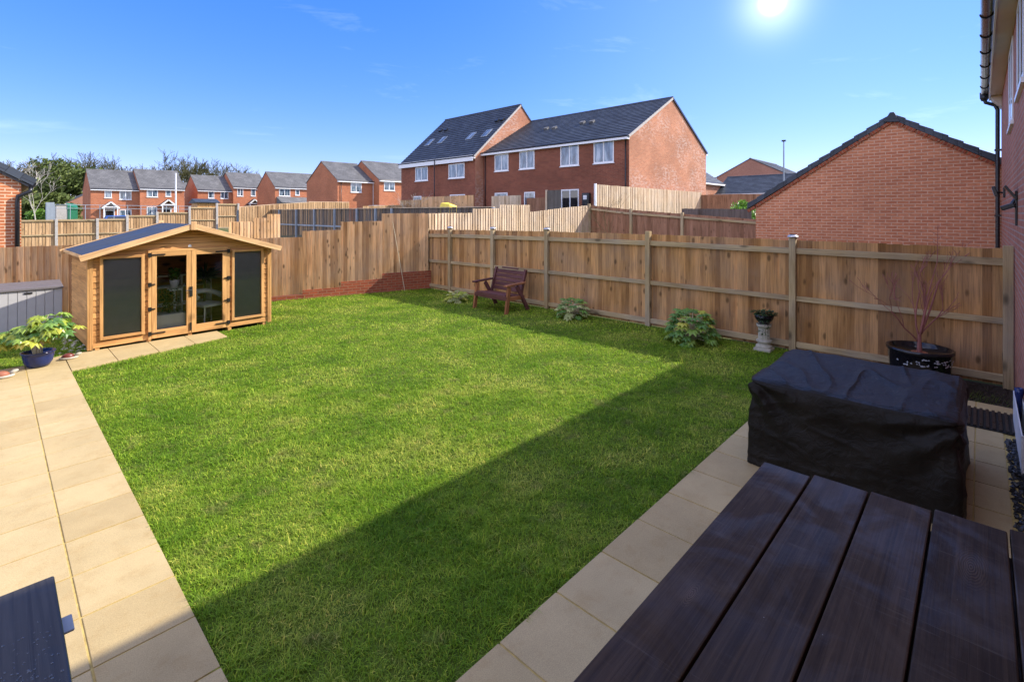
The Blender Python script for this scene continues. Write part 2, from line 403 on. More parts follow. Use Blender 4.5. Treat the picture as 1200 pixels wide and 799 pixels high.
# ------------------------------------------------------------------ terrain
def sm(t): t = max(0, min(1, t)); return t*t*(3-2*t)
def T(x, y):
    z = 1.65*sm((x-10.5)/12.0)*(1-.35*sm((y-35)/35)) + .55*sm((y-42)/25)*(1-sm((x-15)/20))
    return z
def ground():
    xs = sorted(set([-400, -200, -100, -60, -40, -25, -15, -8]+[9.6+i*1.2 for i in range(22)]+[40, 46, 54, 64, 80, 110, 160, 250, 400]+[-4+i*2.27 for i in range(6)]))
    ys = sorted(set([-400, -200, -100, -50, -25, -12, -6, 0, 6]+[12.6+i*2.5 for i in range(28)]+[90, 110, 140, 200, 300, 500]))
    mb = MB()
    for i in range(len(xs)-1):
        for j in range(len(ys)-1):
            p = [(xs[i], ys[j]), (xs[i+1], ys[j]), (xs[i+1], ys[j+1]), (xs[i], ys[j+1])]
            mb.poly([(x, y, T(x, y)-.07) for x, y in p])
    o = mb.build('ground', M['ground'], smooth=True, merge=True); tag(o, 'rough open ground rising gently behind the garden fences', None, kind='structure')
ground()

# ------------------------------------------------------------------ garden floor
FX = 9.22            # right fence line
def backY(x): return 12.35+(8.75-x)*.272   # rear fence line
LY0, LX0 = 1.84, .79
P1 = Vector((.79, 9.45)); P2 = Vector((2.98, 10.02))    # front edge of the path by the summerhouse
def in_patio(x, y):
    if y < LY0: return x < 8.17
    if x < LX0: return y < 10.2+(-.12*x if x < 0 else 0)
    if x < 3.0:
        e = P1.y+(x-P1.x)*(P2.y-P1.y)/(P2.x-P1.x)
        return e < y < 10.56+.035*(x-1.1)
    return False
SH_O = Vector((1.10, 10.55, 0)); SH_A = R(2.0)
def in_shed(x, y):
    dx, dy = x-SH_O.x, y-SH_O.y; u = dx*math.cos(SH_A)+dy*math.sin(SH_A); v = -dx*math.sin(SH_A)+dy*math.cos(SH_A)
    return -.03 < u < 2.9 and -.06 < v < 1.86
def is_lawn(x, y):
    if in_patio(x, y) or in_shed(x, y) or x > FX-.14 or y > backY(x)-.12 or x < -4: return False
    if y < LY0+.02: return False
    return True
mb = MB(); mb.poly([(-4.5, -.3, -.05), (9.25, -.3, -.05), (9.25, 12.3, -.05), (-4.5, 16, -.05)])
tag(mb.build('soil_bed', M['soil']), 'dark bare soil along the foot of the fences', None, kind='structure')
mb = MB(); rng = np.random.RandomState(3)
for i in range(66):
    for j in range(70):
        x0, y0 = -4+i*.2, 1.84+j*.2
        cx, cy = x0+.1, y0+.1
        if cx > FX-.05 or cy > backY(cx)-.05: continue
        if in_patio(cx, cy) and in_patio(cx-.2, cy) and in_patio(cx+.2, cy): continue
        mb.poly([(x0, y0, -.028), (x0+.2, y0, -.028), (x0+.2, y0+.2, -.028), (x0, y0+.2, -.028)])
tag(mb.build('lawn_turf', M['turf'], merge=True), 'thin green-brown turf under the grass', None, kind='structure')
def grass():
    V = []; F4 = []; n = 0
    def band(r0, r1, dens, w, hgt, cap):
        # candidates in a bounding rectangle, kept when they fall in this distance ring and on the lawn
        N = int(dens*13.2*14.2); xs = rng.uniform(-4, 9.2, N); ys = rng.uniform(1.8, 16, N)
        d = cc*xs+cs*ys; lat = cs*xs-cc*ys
        keep = (d > r0) & (d <= r1) & (np.abs(lat) < d*1.12+.4)
        xs, ys = xs[keep], ys[keep]
        jt = rng.normal(0, .016, (2, len(xs))); m = np.array([is_lawn(a, b) for a, b in zip(xs+jt[0], ys+jt[1])])
        return xs[m], ys[m], w, hgt
    out = []
    for args in ((1.5, 4.2, 12000, .0042, .040, 0), (4.2, 6.5, 7000, .0054, .039, 0), (6.5, 9.5, 3600, .0074, .039, 0), (9.5, 17, 1700, .0105, .038, 0)):
        out.append(band(*args))
    vs = []; rs = []
    for xs, ys, w, hgt in out:
        N = len(xs)
        # tufts pull blades together a little
        cl = np.array([noise.noise(Vector((a*9, b*9, 0))) for a, b in zip(xs, ys)])
        big = np.array([noise.noise(Vector((a*1.1, b*1.1, 5))) for a, b in zip(xs, ys)])
        ang = rng.uniform(0, 2*np.pi, N); lean = rng.uniform(.3, 1.75, N)
        h = hgt*(.5+.65*rng.rand(N))*(1+.75*cl)*(1+.45*big)*np.where(rng.rand(N) > .97, 1.7, 1.0)
        h = np.clip(h, .012, .11)
        dx, dy = np.cos(ang), np.sin(ang); px_, py_ = -dy, dx
        ww = w*(.7+.6*rng.rand(N))
        z0 = np.full(N, -.03)
        b0 = np.stack([xs-px_*ww/2, ys-py_*ww/2, z0], 1); b1 = np.stack([xs+px_*ww/2, ys+py_*ww/2, z0], 1)
        mx_ = xs+dx*h*lean*.35; my_ = ys+dy*h*lean*.35; mz = z0+h*(.66-.12*lean)
        m0 = np.stack([mx_-px_*ww*.42, my_-py_*ww*.42, mz], 1); m1 = np.stack([mx_+px_*ww*.42, my_+py_*ww*.42, mz], 1)
        tp = np.stack([xs+dx*h*lean, ys+dy*h*lean, z0+h*(1.05-.36*lean)], 1)
        vs.append(np.stack([b0, b1, m1, m0, tp], 1).reshape(-1, 3)); rs.append(rng.rand(N))
    V = np.concatenate(vs).astype(np.float32); r = np.concatenate(rs).astype(np.float32); N = len(r)
    me = bpy.data.meshes.new('lawn_grass'); me.vertices.add(N*5); me.vertices.foreach_set('co', V.ravel())
    i = np.arange(N)*5
    li = np.stack([i, i+1, i+2, i+3, i+3, i+2, i+4], 1).ravel().astype(np.int32)
    me.loops.add(N*7); me.loops.foreach_set('vertex_index', li)
    st = np.stack([np.arange(N)*7, np.arange(N)*7+4], 1).ravel().astype(np.int32)
    me.polygons.add(N*2); me.polygons.foreach_set('loop_start', st)
    at = me.attributes.new('rnd', 'FLOAT', 'FACE'); at.data.foreach_set('value', np.repeat(r, 2))
    me.update(calc_edges=True); me.validate()
    me.materials.append(M['grass'])
    o = bpy.data.objects.new('lawn_grass', me); C.objects.link(o)
    tag(o, 'mown green lawn grass with paler dry patches', 'grass', kind='stuff')
    print('blades', N)
grass()
# paving: slabs with open joints over a joint bed
mb = MB()
def slab(p, z=0.0, th=.035, g=.004):
    c = Vector((sum(q[0] for q in p)/4, sum(q[1] for q in p)/4))
    q = [c+(Vector(a)-c)*(1-g*2/max(.1, (Vector(a)-c).length)) for a in p]
    zz = z+random.uniform(-.0015, .0015)
    mb.hexa([(a.x, a.y, zz-th) for a in q]+[(a.x, a.y, zz) for a in q], wood=False)
S = .45
for i in range(11):
    x1 = LX0-i*.4475; x0 = x1-.4475
    for j in range(-5, 20):
        y0 = LY0+j*S; y1 = y0+S
        if y0 > 10.0: continue
        if j < 0: continue
        if y1 > 10.2: y1 = 10.24-.08*x0*.3
        if j == 16 and i == 0: pass
        slab([(x0, y0), (x1, y0), (x1, y1), (x0, y1)])
for i in range(-13, 11):
    x0 = 2.80+i*.483; x1 = x0+.483
    if x0 > 8.1: continue
    x1 = min(x1, 8.15)
    for j in range(1, 6):
        y1 = LY0-(j-1)*S; y0 = y1-S
        if j == 5: y0 = -.3; y1 = LY0-4*S
        if j == 5 and 3.0 < x0 < 7.0: y0 = -.17; y1 = LY0-4*S
        if y1-y0 < .05: continue
        slab([(x0, y0), (x1, y0), (x1, y1), (x0, y1)])
K = 4
for k in range(K):
    a = k/K; b = (k+1)/K
    f0 = P1.lerp(P2, a); f1 = P1.lerp(P2, b)
    slab([f0, f1, (f1.x+.0, 10.565+.035*(f1.x-1.1)), (f0.x, 10.565+.035*(f0.x-1.1))], z=.001)
slab([(.35, 10.03), (.785, 10.03), (.785, 10.58), (.35, 10.30)], z=.002)
patio = mb.build('patio', M['paving'], bevel=.003)
tag(patio, 'buff sandstone slab patio and paths around the lawn', None, kind='structure')
mb = MB()
mb.poly([(-4.2, -.3, -.006), (8.12, -.3, -.006), (8.12, LY0-.01, -.006), (-4.2, LY0-.01, -.006)])
mb.poly([(-4.2, LY0-.008, -.006), (LX0-.01, LY0-.008, -.006), (LX0-.01, 10.1, -.006), (-4.2, 10.1, -.006)])
tag(mb.build('paving_bed', M['joint']), 'sandy jointing under the slabs', None, kind='structure')
# pebble strip against the house wall
mb = MB()
for k in range(900):
    x = random.uniform(3.1, 6.98); y = random.uniform(-.29, -.185); r_ = random.uniform(.012, .026); z = random.uniform(-.01, .01)
    b0 = len(mb.v)
    q = Quaternion((random.random(), random.random(), random.random(), random.random())).normalized()
    for v in ((1, 0, 0), (-1, 0, 0), (0, 1, 0), (0, -1, 0), (0, 0, .6), (0, 0, -.6)):
        mb.v.append(tuple(q@(Vector(v)*r_*random.uniform(.8, 1.2))+Vector((x, y, z))))
    for f in ((0, 2, 4), (2, 1, 4), (1, 3, 4), (3, 0, 4), (2, 0, 5), (1, 2, 5), (3, 1, 5), (0, 3, 5)):
        mb.f.append(tuple(b0+i for i in f)); mb.uv.append([(0, 0)]*3); mb.r.append(random.random())
tag(mb.build('pebbles', plain('black_pebble', (.03, .032, .036), .4, var=.6, src='World', scale=25)), 'narrow strip of black pebbles against the house wall', 'pebbles', kind='stuff')
# clods and weeds on soil
mb = MB()
for k in range(1600):
    if random.random() < .6: x, y = random.uniform(8.2, 9.15), random.uniform(-.25, LY0)
    else: x, y = random.uniform(FX-.2, FX-.04), random.uniform(LY0, 12.2)
    r_ = random.uniform(.006, .03); b0 = len(mb.v)
    for v in ((1, 0, 0), (-1, 0, 0), (0, 1, 0), (0, -1, 0), (0, 0, .7), (0, 0, -.7)):
        mb.v.append((x+v[0]*r_*random.uniform(.6, 1.2), y+v[1]*r_*random.uniform(.6, 1.2), -.045+v[2]*r_))
    for f in ((0, 2, 4), (2, 1, 4), (1, 3, 4), (3, 0, 4)):
        mb.f.append(tuple(b0+i for i in f)); mb.uv.append([(0, 0)]*3); mb.r.append(random.random())
tag(mb.build('soil_clods', M['soil']), 'lumps of dark soil scattered along the fence bed', 'soil', kind='stuff')
mb = MB()
for k in range(420):
    x, y = random.gauss(8.42, .13), random.gauss(.12, .25)
    if x < 8.2: continue
    a = random.uniform(0, 6.28); h = random.uniform(.03, .09); w = .006
    mb.poly([(x-w, y, -.045), (x+w, y, -.045), (x+math.cos(a)*h*.6, y+math.sin(a)*h*.6, -.045+h)])
tag(mb.build('weeds', M['grass']), 'patch of low green weeds on the soil by the house', 'weeds', kind='stuff')

# ------------------------------------------------------------------ fences
def fence(label, p0, p1, bays, side=1, mat='fence', railmat='fence_rail', style='rails', bw=.105, posts=None, caps=(), rails=(.12, .5, .9), post_h=.03, group=None, name='timber_fence', board=True, capping=False, postmat=None, postw=.1, gravel=False, cat='fence'):
    """p0->p1 line; bays: (t0,t1,zbot0,zbot1,ztop0,ztop1) in metres along; side: +1 viewer is left of p0->p1"""
    p0 = Vector((p0[0], p0[1], 0)); p1 = Vector((p1[0], p1[1], 0)); d = (p1-p0); L = d.length; d.normalize()
    n = Vector((-d.y, d.x, 0))*side
    root = thing(name, label, cat, (p0.x, p0.y, bays[0][2]), group)
    for (t0, t1, b0, b1, z0, z1) in bays:
        mb = MB(); t = t0
        off = -.02 if style == 'rails' else .045
        while t < t1-.01:
            w = min(bw*random.uniform(.94, 1.06), t1-t); f = (t-t0)/(t1-t0)
            zb = b0+(b1-b0)*f+.01; zt = z0+(z1-z0)*f+random.uniform(-.006, .006)
            tk = .012; o0 = off+random.uniform(-.005, .005); ov = .012
            a = p0+d*(t-ov)+n*(o0+.017); b = p0+d*(t+w)+n*(o0-.008)
            mb.hexa([a-n*tk+Vector((0, 0, zb)), b-n*tk+Vector((0, 0, zb)), b+Vector((0, 0, zb)), a+Vector((0, 0, zb)),
                     a-n*tk+Vector((0, 0, zt)), b-n*tk+Vector((0, 0, zt)), b+Vector((0, 0, zt)), a+Vector((0, 0, zt))])
            t += w
        mb.build('board_panel', M[mat], root)
        if style == 'rails':
            for q, rr in enumerate(rails):
                za = b0+(z0-b0)*rr; zb_ = b1+(z1-b1)*rr
                mr = MB(); hh = .095 if q != 1 else .08
                mr.bar(p0+d*(t0+.03)+n*.025+Vector((0, 0, za)), p0+d*(t1-.03)+n*.025+Vector((0, 0, zb_)), .05, hh, up=(0, 0, 1))
                mr.build('rail', M[railmat], root, bevel=.004)
        if capping:
            mr = MB(); mr.bar(p0+d*t0+n*.0+Vector((0, 0, z0+.018)), p0+d*t1+Vector((0, 0, z1+.018)), .075, .03)
            mr.build('capping_rail', M[capping], root)
        if gravel:
            mr = MB(); a = p0+d*t0; b = p0+d*t1
            mr.bar(a+n*.01+Vector((0, 0, b0-.07)), b+n*.01+Vector((0, 0, b1-.07)), .03, .15); mr.build('gravel_board', M['fence_rail'], root)
    if posts:
        for i, (t, zb, zt) in enumerate(posts):
            c = p0+d*t+n*.035
            mp = MB(); m = Matrix.Translation(c)@Matrix.Rotation(math.atan2(d.y, d.x), 4, 'Z')
            h = postw/2
            mp.box(-h, h, -h, h, zb-.05, zt, m)
            po = mp.build('post', M[postmat or railmat], root, bevel=.005)
            if i in caps:
                mc = MB(); mc.lathe([(.0, .0), (.055, .0), (.088, .006), (.085, .018), (.055, .042), (.0, .055)], (c.x, c.y, zt+.002), 20)
                co = mc.build('post_cap', M['cloche'], po, smooth=True)
                ms = MB(); m2 = Matrix.Translation(c+Vector((0, 0, zt+.05)))@Matrix.Rotation(math.atan2(d.y, d.x), 4, 'Z')
                ms.box(-.035, .035, -.035, .035, 0, .012, m2); ms.build('solar_cell', M['solar'], co)
    return root
# right-hand garden fence, rail side towards the lawn (viewer at -X)
posts_y = [12.3, 11.2, 9.42, 7.56, 4.9, 2.27, -.26]
tops = [1.74, 1.77, 1.79, 1.81, 1.82, 1.80, 1.78]
bays = []
for i in range(6):
    bays.append((12.3-posts_y[i], 12.3-posts_y[i+1], -.035, -.035, tops[i], tops[i+1]))
fence('garden fence with three rails showing and solar capped posts, behind the bench and potted tree', (FX, 12.3), (FX, -.26), bays, side=-1,
      posts=[(12.3-y, 0, z+.045+(0.02 if i == 4 else 0)) for i, (y, z) in enumerate(zip(posts_y, tops))], caps=(1, 2, 3, 5), rails=(.06, .475, .905), bw=.096, name='garden_fence')
# rear fence (boards towards us) : stepped on a low brick base
E0 = Vector((9.14, backY(9.14), 0))
def rearpt(px):  # where a sight line crosses the rear fence line
    return sight(px, HZ, (.272, 1, 0), 12.35+8.75*.272)
rb = []
xs_ = [-4.5, -1.6, .3, 2.2, 3.9]
pts = [E0] + [rearpt(p) for p in (447, 399, 354)]
def L_(p): return (Vector((p.x, p.y, 0))-E0).length
Ls = [0]+[L_(p) for p in pts[1:]]
far = [L_(Vector((x, backY(x), 0))) for x in (3.9, 2.2, .3, -1.6, -4.5)]
ztops = [2.25, 2.03, 1.80]
rb = [(Ls[0], Ls[1], .50, .50, 2.25, 2.24), (Ls[1], Ls[2], .35, .33, 2.03, 2.01), (Ls[2], Ls[3], .2, .16, 1.79, 1.77),
      (Ls[3], far[0], .10, .06, 1.62, 1.60), (far[0], far[1], .04, .03, 1.58, 1.57), (far[1], far[2], .02, .02, 1.56, 1.55), (far[2], far[3], .02, .02, 1.54, 1.53), (far[3], far[4], .02, .02, 1.53, 1.5)]
rear = fence('stepped closeboard rear fence standing on a low red brick base, behind the summerhouse', (E0.x, E0.y), (-4.5, backY(-4.5)), rb, side=1, mat='fence_back', style='boards', bw=.10, name='rear_fence')
for a, b, zt in ((Ls[0]-.1, Ls[1], .50), (Ls[1], Ls[2], .35), (Ls[2], Ls[3], .2), (Ls[3], far[0], .09)):
    d = (Vector((-4.5, backY(-4.5), 0))-E0).normalized(); n = Vector((-d.y, d.x, 0))
    A = E0+d*(a+.002); B = E0+d*(b-.002); mb = MB()
    A0, B0 = A+n*.07, B+n*.07; A1, B1 = A-n*.05, B-n*.05
    for (u, v) in ((A0, B0), (B0, B1), (B1, A1), (A1, A0)):
        mb.poly([(u.x, u.y, -.06), (v.x, v.y, -.06), (v.x, v.y, zt), (u.x, u.y, zt)], uv=[((u-E0).dot(d), -.06), ((v-E0).dot(d), -.06), ((v-E0).dot(d), zt), ((u-E0).dot(d), zt)])
    mb.poly([(A0.x, A0.y, zt), (B0.x, B0.y, zt), (B1.x, B1.y, zt), (A1.x, A1.y, zt)])
    mb.build('brick_base', M['brick_base'], rear)
tag_stick = MB(); a = rearpt(461); b = rearpt(472)
tag_stick.tube([(a.x-.1, a.y-.12, 2.0), (b.x-.12, b.y-.28, .0)], [.006, .008], 8)
tag(tag_stick.build('garden_cane', M['stem'], origin=(b.x-.12, b.y-.28, 0)), 'pale stick leaning against the rear fence in the corner', 'cane')
# continuation of the rear line beyond the corner, sunlit steps
Y3 = 12.42
def X3(px): return onY(px, Y3).x
e3 = [8.95, X3(513), X3(553), X3(585), X3(620), X3(655), X3(690)]
z3 = [(2.24, 2.25), (2.25, 2.26), (2.40, 2.42), (2.55, 2.56), (2.30, 2.45), (2.46, 2.60)]
bb = [(e3[i]-e3[0], e3[i+1]-e3[0], T(e3[i], Y3), T(e3[i+1], Y3), z3[i][0], z3[i][1]) for i in range(6)]
fence('pale sunlit stepped fence directly beyond the garden corner', (e3[0], Y3), (e3[-1], Y3), bb, side=-1, mat='fence_pale', style='boards', bw=.12, posts=[(e3[-1]-e3[0]-.02, .8, 2.66)], name='boundary_fence')
# its return towards the garages, rail side showing
X4 = e3[-1]+.05
bb = []; ys4 = [Y3, onX(740, X4).y, onX(800, X4).y, 5.5]; zz4 = [2.60, 2.38, 2.22, 2.03]
for i in range(3): bb.append((Y3-ys4[i], Y3-ys4[i+1], 1.0, .9, zz4[i], zz4[i+1]))
fence('brown railed fence sloping down towards the brick garage', (X4, Y3), (X4, 5.5), bb, side=-1, mat='fence_brown', style='rails', bw=.14, posts=[(Y3-y, .7, z+.06) for y, z in zip(ys4, zz4)], rails=(.1, .9), name='boundary_fence')
X4b = X4+.7; ya, yb = onX(800, X4b).y, onX(881, X4b).y
fence('weathered grey panel standing behind the sloping brown fence', (X4b, ya), (X4b, yb), [(0, ya-yb, 1.0, 1.0, 2.43, 2.40)], side=-1, mat='fence_grey', style='boards', name='fence_panel')
# weathered grey fence with pale capping running away behind the rear fence
X2 = 12.35; y2 = [12.6]+[onX(p, X2).y for p in (460, 441, 419, 393, 369, 348, 328, 300, 279)]
bb = [(y2[i]-y2[0], y2[i+1]-y2[0], T(X2, y2[i]), T(X2, y2[i+1]), 2.46, 2.47) for i in range(len(y2)-1)]
fence('long weathered grey fence with a pale top rail behind the rear fence', (X2, y2[0]), (X2, y2[-1]), bb, side=1, mat='fence_grey', railmat='lgrey', style='rails', rails=(.12, .62), bw=.14, posts=[(y-y2[0], .3, 2.46) for y in y2], postmat='lgrey', capping='fence_pale', name='boundary_fence')
# short sunlit stepped pieces left of it
Yb = 24.0
pxs = [268, 297, 313, 328]; zz = [1.72, 1.98, 2.22]
pp = [onY(p, Yb) for p in pxs]
fence('sunlit stepped fence between the summerhouse roof and the grey fence', (pp[0].x, Yb), (pp[-1].x, Yb), [(pp[i].x-pp[0].x, pp[i+1].x-pp[0].x, 0.2, 0.2, CH-(260-250)*onY(pxs[i], Yb).xy.dot(Vector((cc, cs)))/FPX+i*.18, CH-(260-250)*onY(pxs[i], Yb).xy.dot(Vector((cc, cs)))/FPX+i*.18) for i in range(3)],
      side=-1, mat='fence_back', style='boards', bw=.15, name='boundary_fence')
# far left fence with concrete posts
YF = 40.0; fx = [onY(p, YF).x for p in (20, 66, 114, 149, 184, 222, 254, 279)]; fz = [1.86, 1.88, 1.90, 2.12, 2.32, 2.68, 2.95]
bb = [(fx[i]-fx[0]+.04, fx[i+1]-fx[0]-.04, fz[i]-1.8, fz[i]-1.8, fz[i], fz[i]) for i in range(7)]
fence('far sunlit fence in bays between pale concrete posts, left of the summerhouse roof', (fx[0], YF), (fx[-1], YF), bb, side=-1, mat='fence_far', railmat='fence_rail', style='rails', rails=(.03, .5, .97), bw=.15,
      posts=[(fx[i]-fx[0], 0, max(fz[min(i, 6)], fz[max(i-1, 0)])+.03) for i in range(8)], postmat='concrete', postw=.13, name='boundary_fence')
# fences by the terrace
Y5 = 13.9; a, b = onY(697, Y5).x, onY(820.5, Y5).x
n5 = 7; bb = [((b-a)*i/n5, (b-a)*(i+1)/n5, 1.6, 1.6, 3.68+.0*i, 3.67) for i in range(n5)]
fence('tall bright pale fence in front of the big brick gable', (a, Y5), (b, Y5), bb, side=-1, mat='fence_pale', style='boards', bw=.17, name='boundary_fence', posts=[(0, 1.6, 3.72)], postmat='upvc')
X6 = b+.1
fence('reddish brown fence right of the brick gable, above the green bush', (X6, Y5), (X6, 8.5), [(0, 2.7, 1.6, 1.6, 3.5, 3.5), (2.7, 5.4, 1.6, 1.6, 3.48, 3.45)], side=-1, mat='fence_brown', style='boards', bw=.17, posts=[(0, 1.5, 3.65)], name='boundary_fence')
def simple_fence(label, X, px0, px1, ytop, zb, mat, **kw):
    a = onX(px0, X, ytop); b = onX(px1, X, ytop)
    zt = (a.z+b.z)/2
    return fence(label, (X, a.y), (X, b.y), [(0, a.y-b.y, zb, zb, zt+kw.pop('dz', 0), zt)], side=-1, mat=mat, style='boards', bw=.16, name='boundary_fence', **kw)
simple_fence('tan fence under the tall slate roofed house, left of its neighbour', 21.5, 495, 556, 230, 1.4, 'fence_back')
simple_fence('darker low fence left of the yellow tarpaulin', 21.9, 470, 495, 234.5, 1.4, 'fence_far')
simple_fence('short pale fence below the terrace windows', 21.8, 577, 611, 229.5, 1.4, 'fence_pale')
simple_fence('brown slatted screen fence beside the terrace patio doors', 21.4, 641, 658, 223, 1.4, 'fence_grey', posts=[(0, 1.4, 3.55)], postmat='fence_pale')
simple_fence('dark low fence between the pale fence and the screen', 22.3, 618, 641, 232, 1.4, 'fence_brown')
Y10 = 33.0; a, b, c_, e = [onY(p, Y10).x for p in (280, 320, 362, 409)]
fence('long tan fence in the distance below the brick houses', (a, Y10), (e, Y10), [(0, b-a, .8, .8, 2.62, 2.80), (b-a, c_-a, .8, .8, 2.80, 2.98), (c_-a, e-a, .8, .8, 3.02, 3.02)], side=-1, mat='fence_far', style='boards', bw=.16, capping='fence_pale', name='boundary_fence')
Y11 = 31.0; a, b = onY(425, Y11).x, onY(482, Y11).x
fence('low tan fence in front of the pair of mid-distance houses', (a, Y11), (b, Y11), [(0, b-a, 1, 1, 2.75, 2.9)], side=-1, mat='fence_far', style='boards', bw=.16, name='boundary_fence')

# ------------------------------------------------------------------ houses
def roof_slope(mb, e0, e1, r0, r1, pitch_row=.30, th=.05):
    e0, e1, r0, r1 = map(Vector, (e0, e1, r0, r1)); L = (r0-e0).length; n = max(3, round(L/pitch_row))
    nrm = (e1-e0).cross(r0-e0).normalized()
    if nrm.z < 0: nrm = -nrm
    W = (e1-e0).length
    for i in range(n):
        a, b = i/n, (i+1)/n
        p0, p1 = e0.lerp(r0, a), e1.lerp(r1, a); q0, q1 = e0.lerp(r0, b), e1.lerp(r1, b)
        lift = nrm*.028
        v0 = a*L; v1 = b*L
        sh = .0
        mb.poly([p0+lift, p1+lift, q1, q0], uv=[(0, i*.3+.01), (W, i*.3+.01), (W, (i+1)*.3-.0), (0, (i+1)*.3-.0)])
        mb.poly([p0-nrm*.0, p1-nrm*.0, p1+lift, p0+lift], uv=[(0, 0), (W, 0), (W, .001), (0, .001)])
    d = nrm*th
    mb.poly([e1-d, e0-d, r0-d, r1-d]); mb.poly([e0-d, e1-d, e1, e0])
    mb.poly([e0, r0, r0-d, e0-d]); mb.poly([e1-d, r1-d, r1, e1])
def window(root, P, u, n, w, z0, z1, mull=1, pane='pane', sill=True, name='window', fr=.07, head=False, prj=1.0):
    """P: lower-left foot (xy) on the wall, u along wall, n outward normal"""
    u = Vector((u[0], u[1], 0)); n = Vector((n[0], n[1], 0)); P = Vector((P[0], P[1], 0)); mb = MB()
    def rect(a0, a1, b0, b1, t0, t1, m=mb):
        c = []
        for z in (b0, b1):
            for (a, t) in ((a0, t0), (a1, t0), (a1, t1), (a0, t1)):
                q = P+u*a+n*t; c.append((q.x, q.y, z))
        m.hexa(c, wood=False)
    q_ = prj
    rect(0, fr, z0, z1, -.05, .03*q_); rect(w-fr, w, z0, z1, -.05, .03*q_)
    rect(fr, w-fr, z1-fr, z1, -.05, .028*q_); rect(fr, w-fr, z0, z0+fr, -.05, .028*q_)
    for k in range(mull):
        a = w*(k+1)/(mull+1); rect(a-fr*.55, a+fr*.55, z0+fr, z1-fr, -.05, .026*q_)
    f = mb.build(name, M['upvc'], root)
    mp = MB()
    q0 = P+n*.008; 
    mp.poly([(q0+u*(fr*.8)).to_tuple()[:2]+(z0+fr*.8,), (q0+u*(w-fr*.8)).to_tuple()[:2]+(z0+fr*.8,), (q0+u*(w-fr*.8)).to_tuple()[:2]+(z1-fr*.8,), (q0+u*(fr*.8)).to_tuple()[:2]+(z1-fr*.8,)],
            uv=[(P.x+P.y, z0), (P.x+P.y+w, z0), (P.x+P.y+w, z1), (P.x+P.y, z1)])
    mp.build('pane', M[pane], f)
    if sill:
        ms = MB(); rect(-.05, w+.05, z0-.06, z0-.004, -.02, .07*q_, ms); ms.build('sill', M['upvc'], f)
    return f
def house(name, label, cat, x0, x1, y0, y1, zb, ze, zr, axis='X', wall='brick_far', roofm='slate_grey', over=.18, verge=.06, fascia='upvc', gut='black', group=None, gable_mat=None, gut_sides=(0, 1)):
    root = thing(name, label, cat, (x0, y0, zb), group)
    mb = MB(); mg = MB()
    if axis == 'X':
        ym = (y0+y1)/2
        mb.poly([(x0, y0, zb), (x1, y0, zb), (x1, y0, ze), (x0, y0, ze)]); mb.poly([(x1, y1, zb), (x0, y1, zb), (x0, y1, ze), (x1, y1, ze)])
        mg.poly([(x0, y1, zb), (x0, y0, zb), (x0, y0, ze), (x0, ym, zr), (x0, y1, ze)]); mg.poly([(x1, y0, zb), (x1, y1, zb), (x1, y1, ze), (x1, ym, zr), (x1, y0, ze)])
        k = (zr-ze)/(ym-y0)
        e = over; up = .05
        sl = [((x0-verge, y0-e, ze-k*e+up), (x1+verge, y0-e, ze-k*e+up), (x0-verge, ym, zr+up), (x1+verge, ym, zr+up)),
              ((x1+verge, y1+e, ze-k*e+up), (x0-verge, y1+e, ze-k*e+up), (x1+verge, ym, zr+up), (x0-verge, ym, zr+up))]
        ed = [((x0-.02, y0-.03, ze), (x1+.02, y0-.03, ze), (0, -1)), ((x0-.02, y1+.03, ze), (x1+.02, y1+.03, ze), (0, 1))]
    else:
        xm = (x0+x1)/2
        mb.poly([(x0, y1, zb), (x0, y0, zb), (x0, y0, ze), (x0, y1, ze)]); mb.poly([(x1, y0, zb), (x1, y1, zb), (x1, y1, ze), (x1, y0, ze)])
        mg.poly([(x0, y0, zb), (x1, y0, zb), (x1, y0, ze), (xm, y0, zr), (x0, y0, ze)]); mg.poly([(x1, y1, zb), (x0, y1, zb), (x0, y1, ze), (xm, y1, zr), (x1, y1, ze)])
        k = (zr-ze)/(xm-x0); e = over; up = .05
        sl = [((x0-e, y1+verge, ze-k*e+up), (x0-e, y0-verge, ze-k*e+up), (xm, y1+verge, zr+up), (xm, y0-verge, zr+up)),
              ((x1+e, y0-verge, ze-k*e+up), (x1+e, y1+verge, ze-k*e+up), (xm, y0-verge, zr+up), (xm, y1+verge, zr+up))]
        ed = [((x0-.03, y0-.02, ze), (x0-.03, y1+.02, ze), (-1, 0)), ((x1+.03, y0-.02, ze), (x1+.03, y1+.02, ze), (1, 0))]
    b0 = len(mb.v); mb.v += mg.v; mb.f += [tuple(i+b0 for i in f) for f in mg.f]; mb.uv += mg.uv; mb.r += mg.r
    wo = mb.build('wall', M[wall], root, merge=True)
    if gable_mat:
        wo.data.materials.append(M[gable_mat])
        for p in wo.data.polygons:
            if len(p.vertices) == 5: p.material_index = 1
    mr = MB()
    for s_ in sl: roof_slope(mr, *s_)
    # ridge tiles
    r = mr.build('roof', M[roofm], root)
    mt = MB(); a = Vector(sl[0][2]); b = Vector(sl[0][3]); mt.tube([a+Vector((0, 0, -.02)), b+Vector((0, 0, -.02))], .09, 8); mt.build('ridge', M['slate'] if roofm == 'slate' else M[roofm], r)
    for i, (a, b, n) in enumerate(ed):
        if i not in gut_sides: continue
        n = Vector((*n, 0)); a = Vector(a); b = Vector(b)
        mf = MB(); mf.bar(a+n*(over-.09)+Vector((0, 0, -k*over+.0)), b+n*(over-.09)+Vector((0, 0, -k*over+.0)), over+.06, .20); mf.build('fascia', M[fascia], root)
        mg_ = MB(); mg_.tube([a+n*(over+.02)+Vector((0, 0, -k*over+.08)), b+n*(over+.02)+Vector((0, 0, -k*over+.08))], .06, 8); mg_.build('gutter', M[gut], root)
    return root
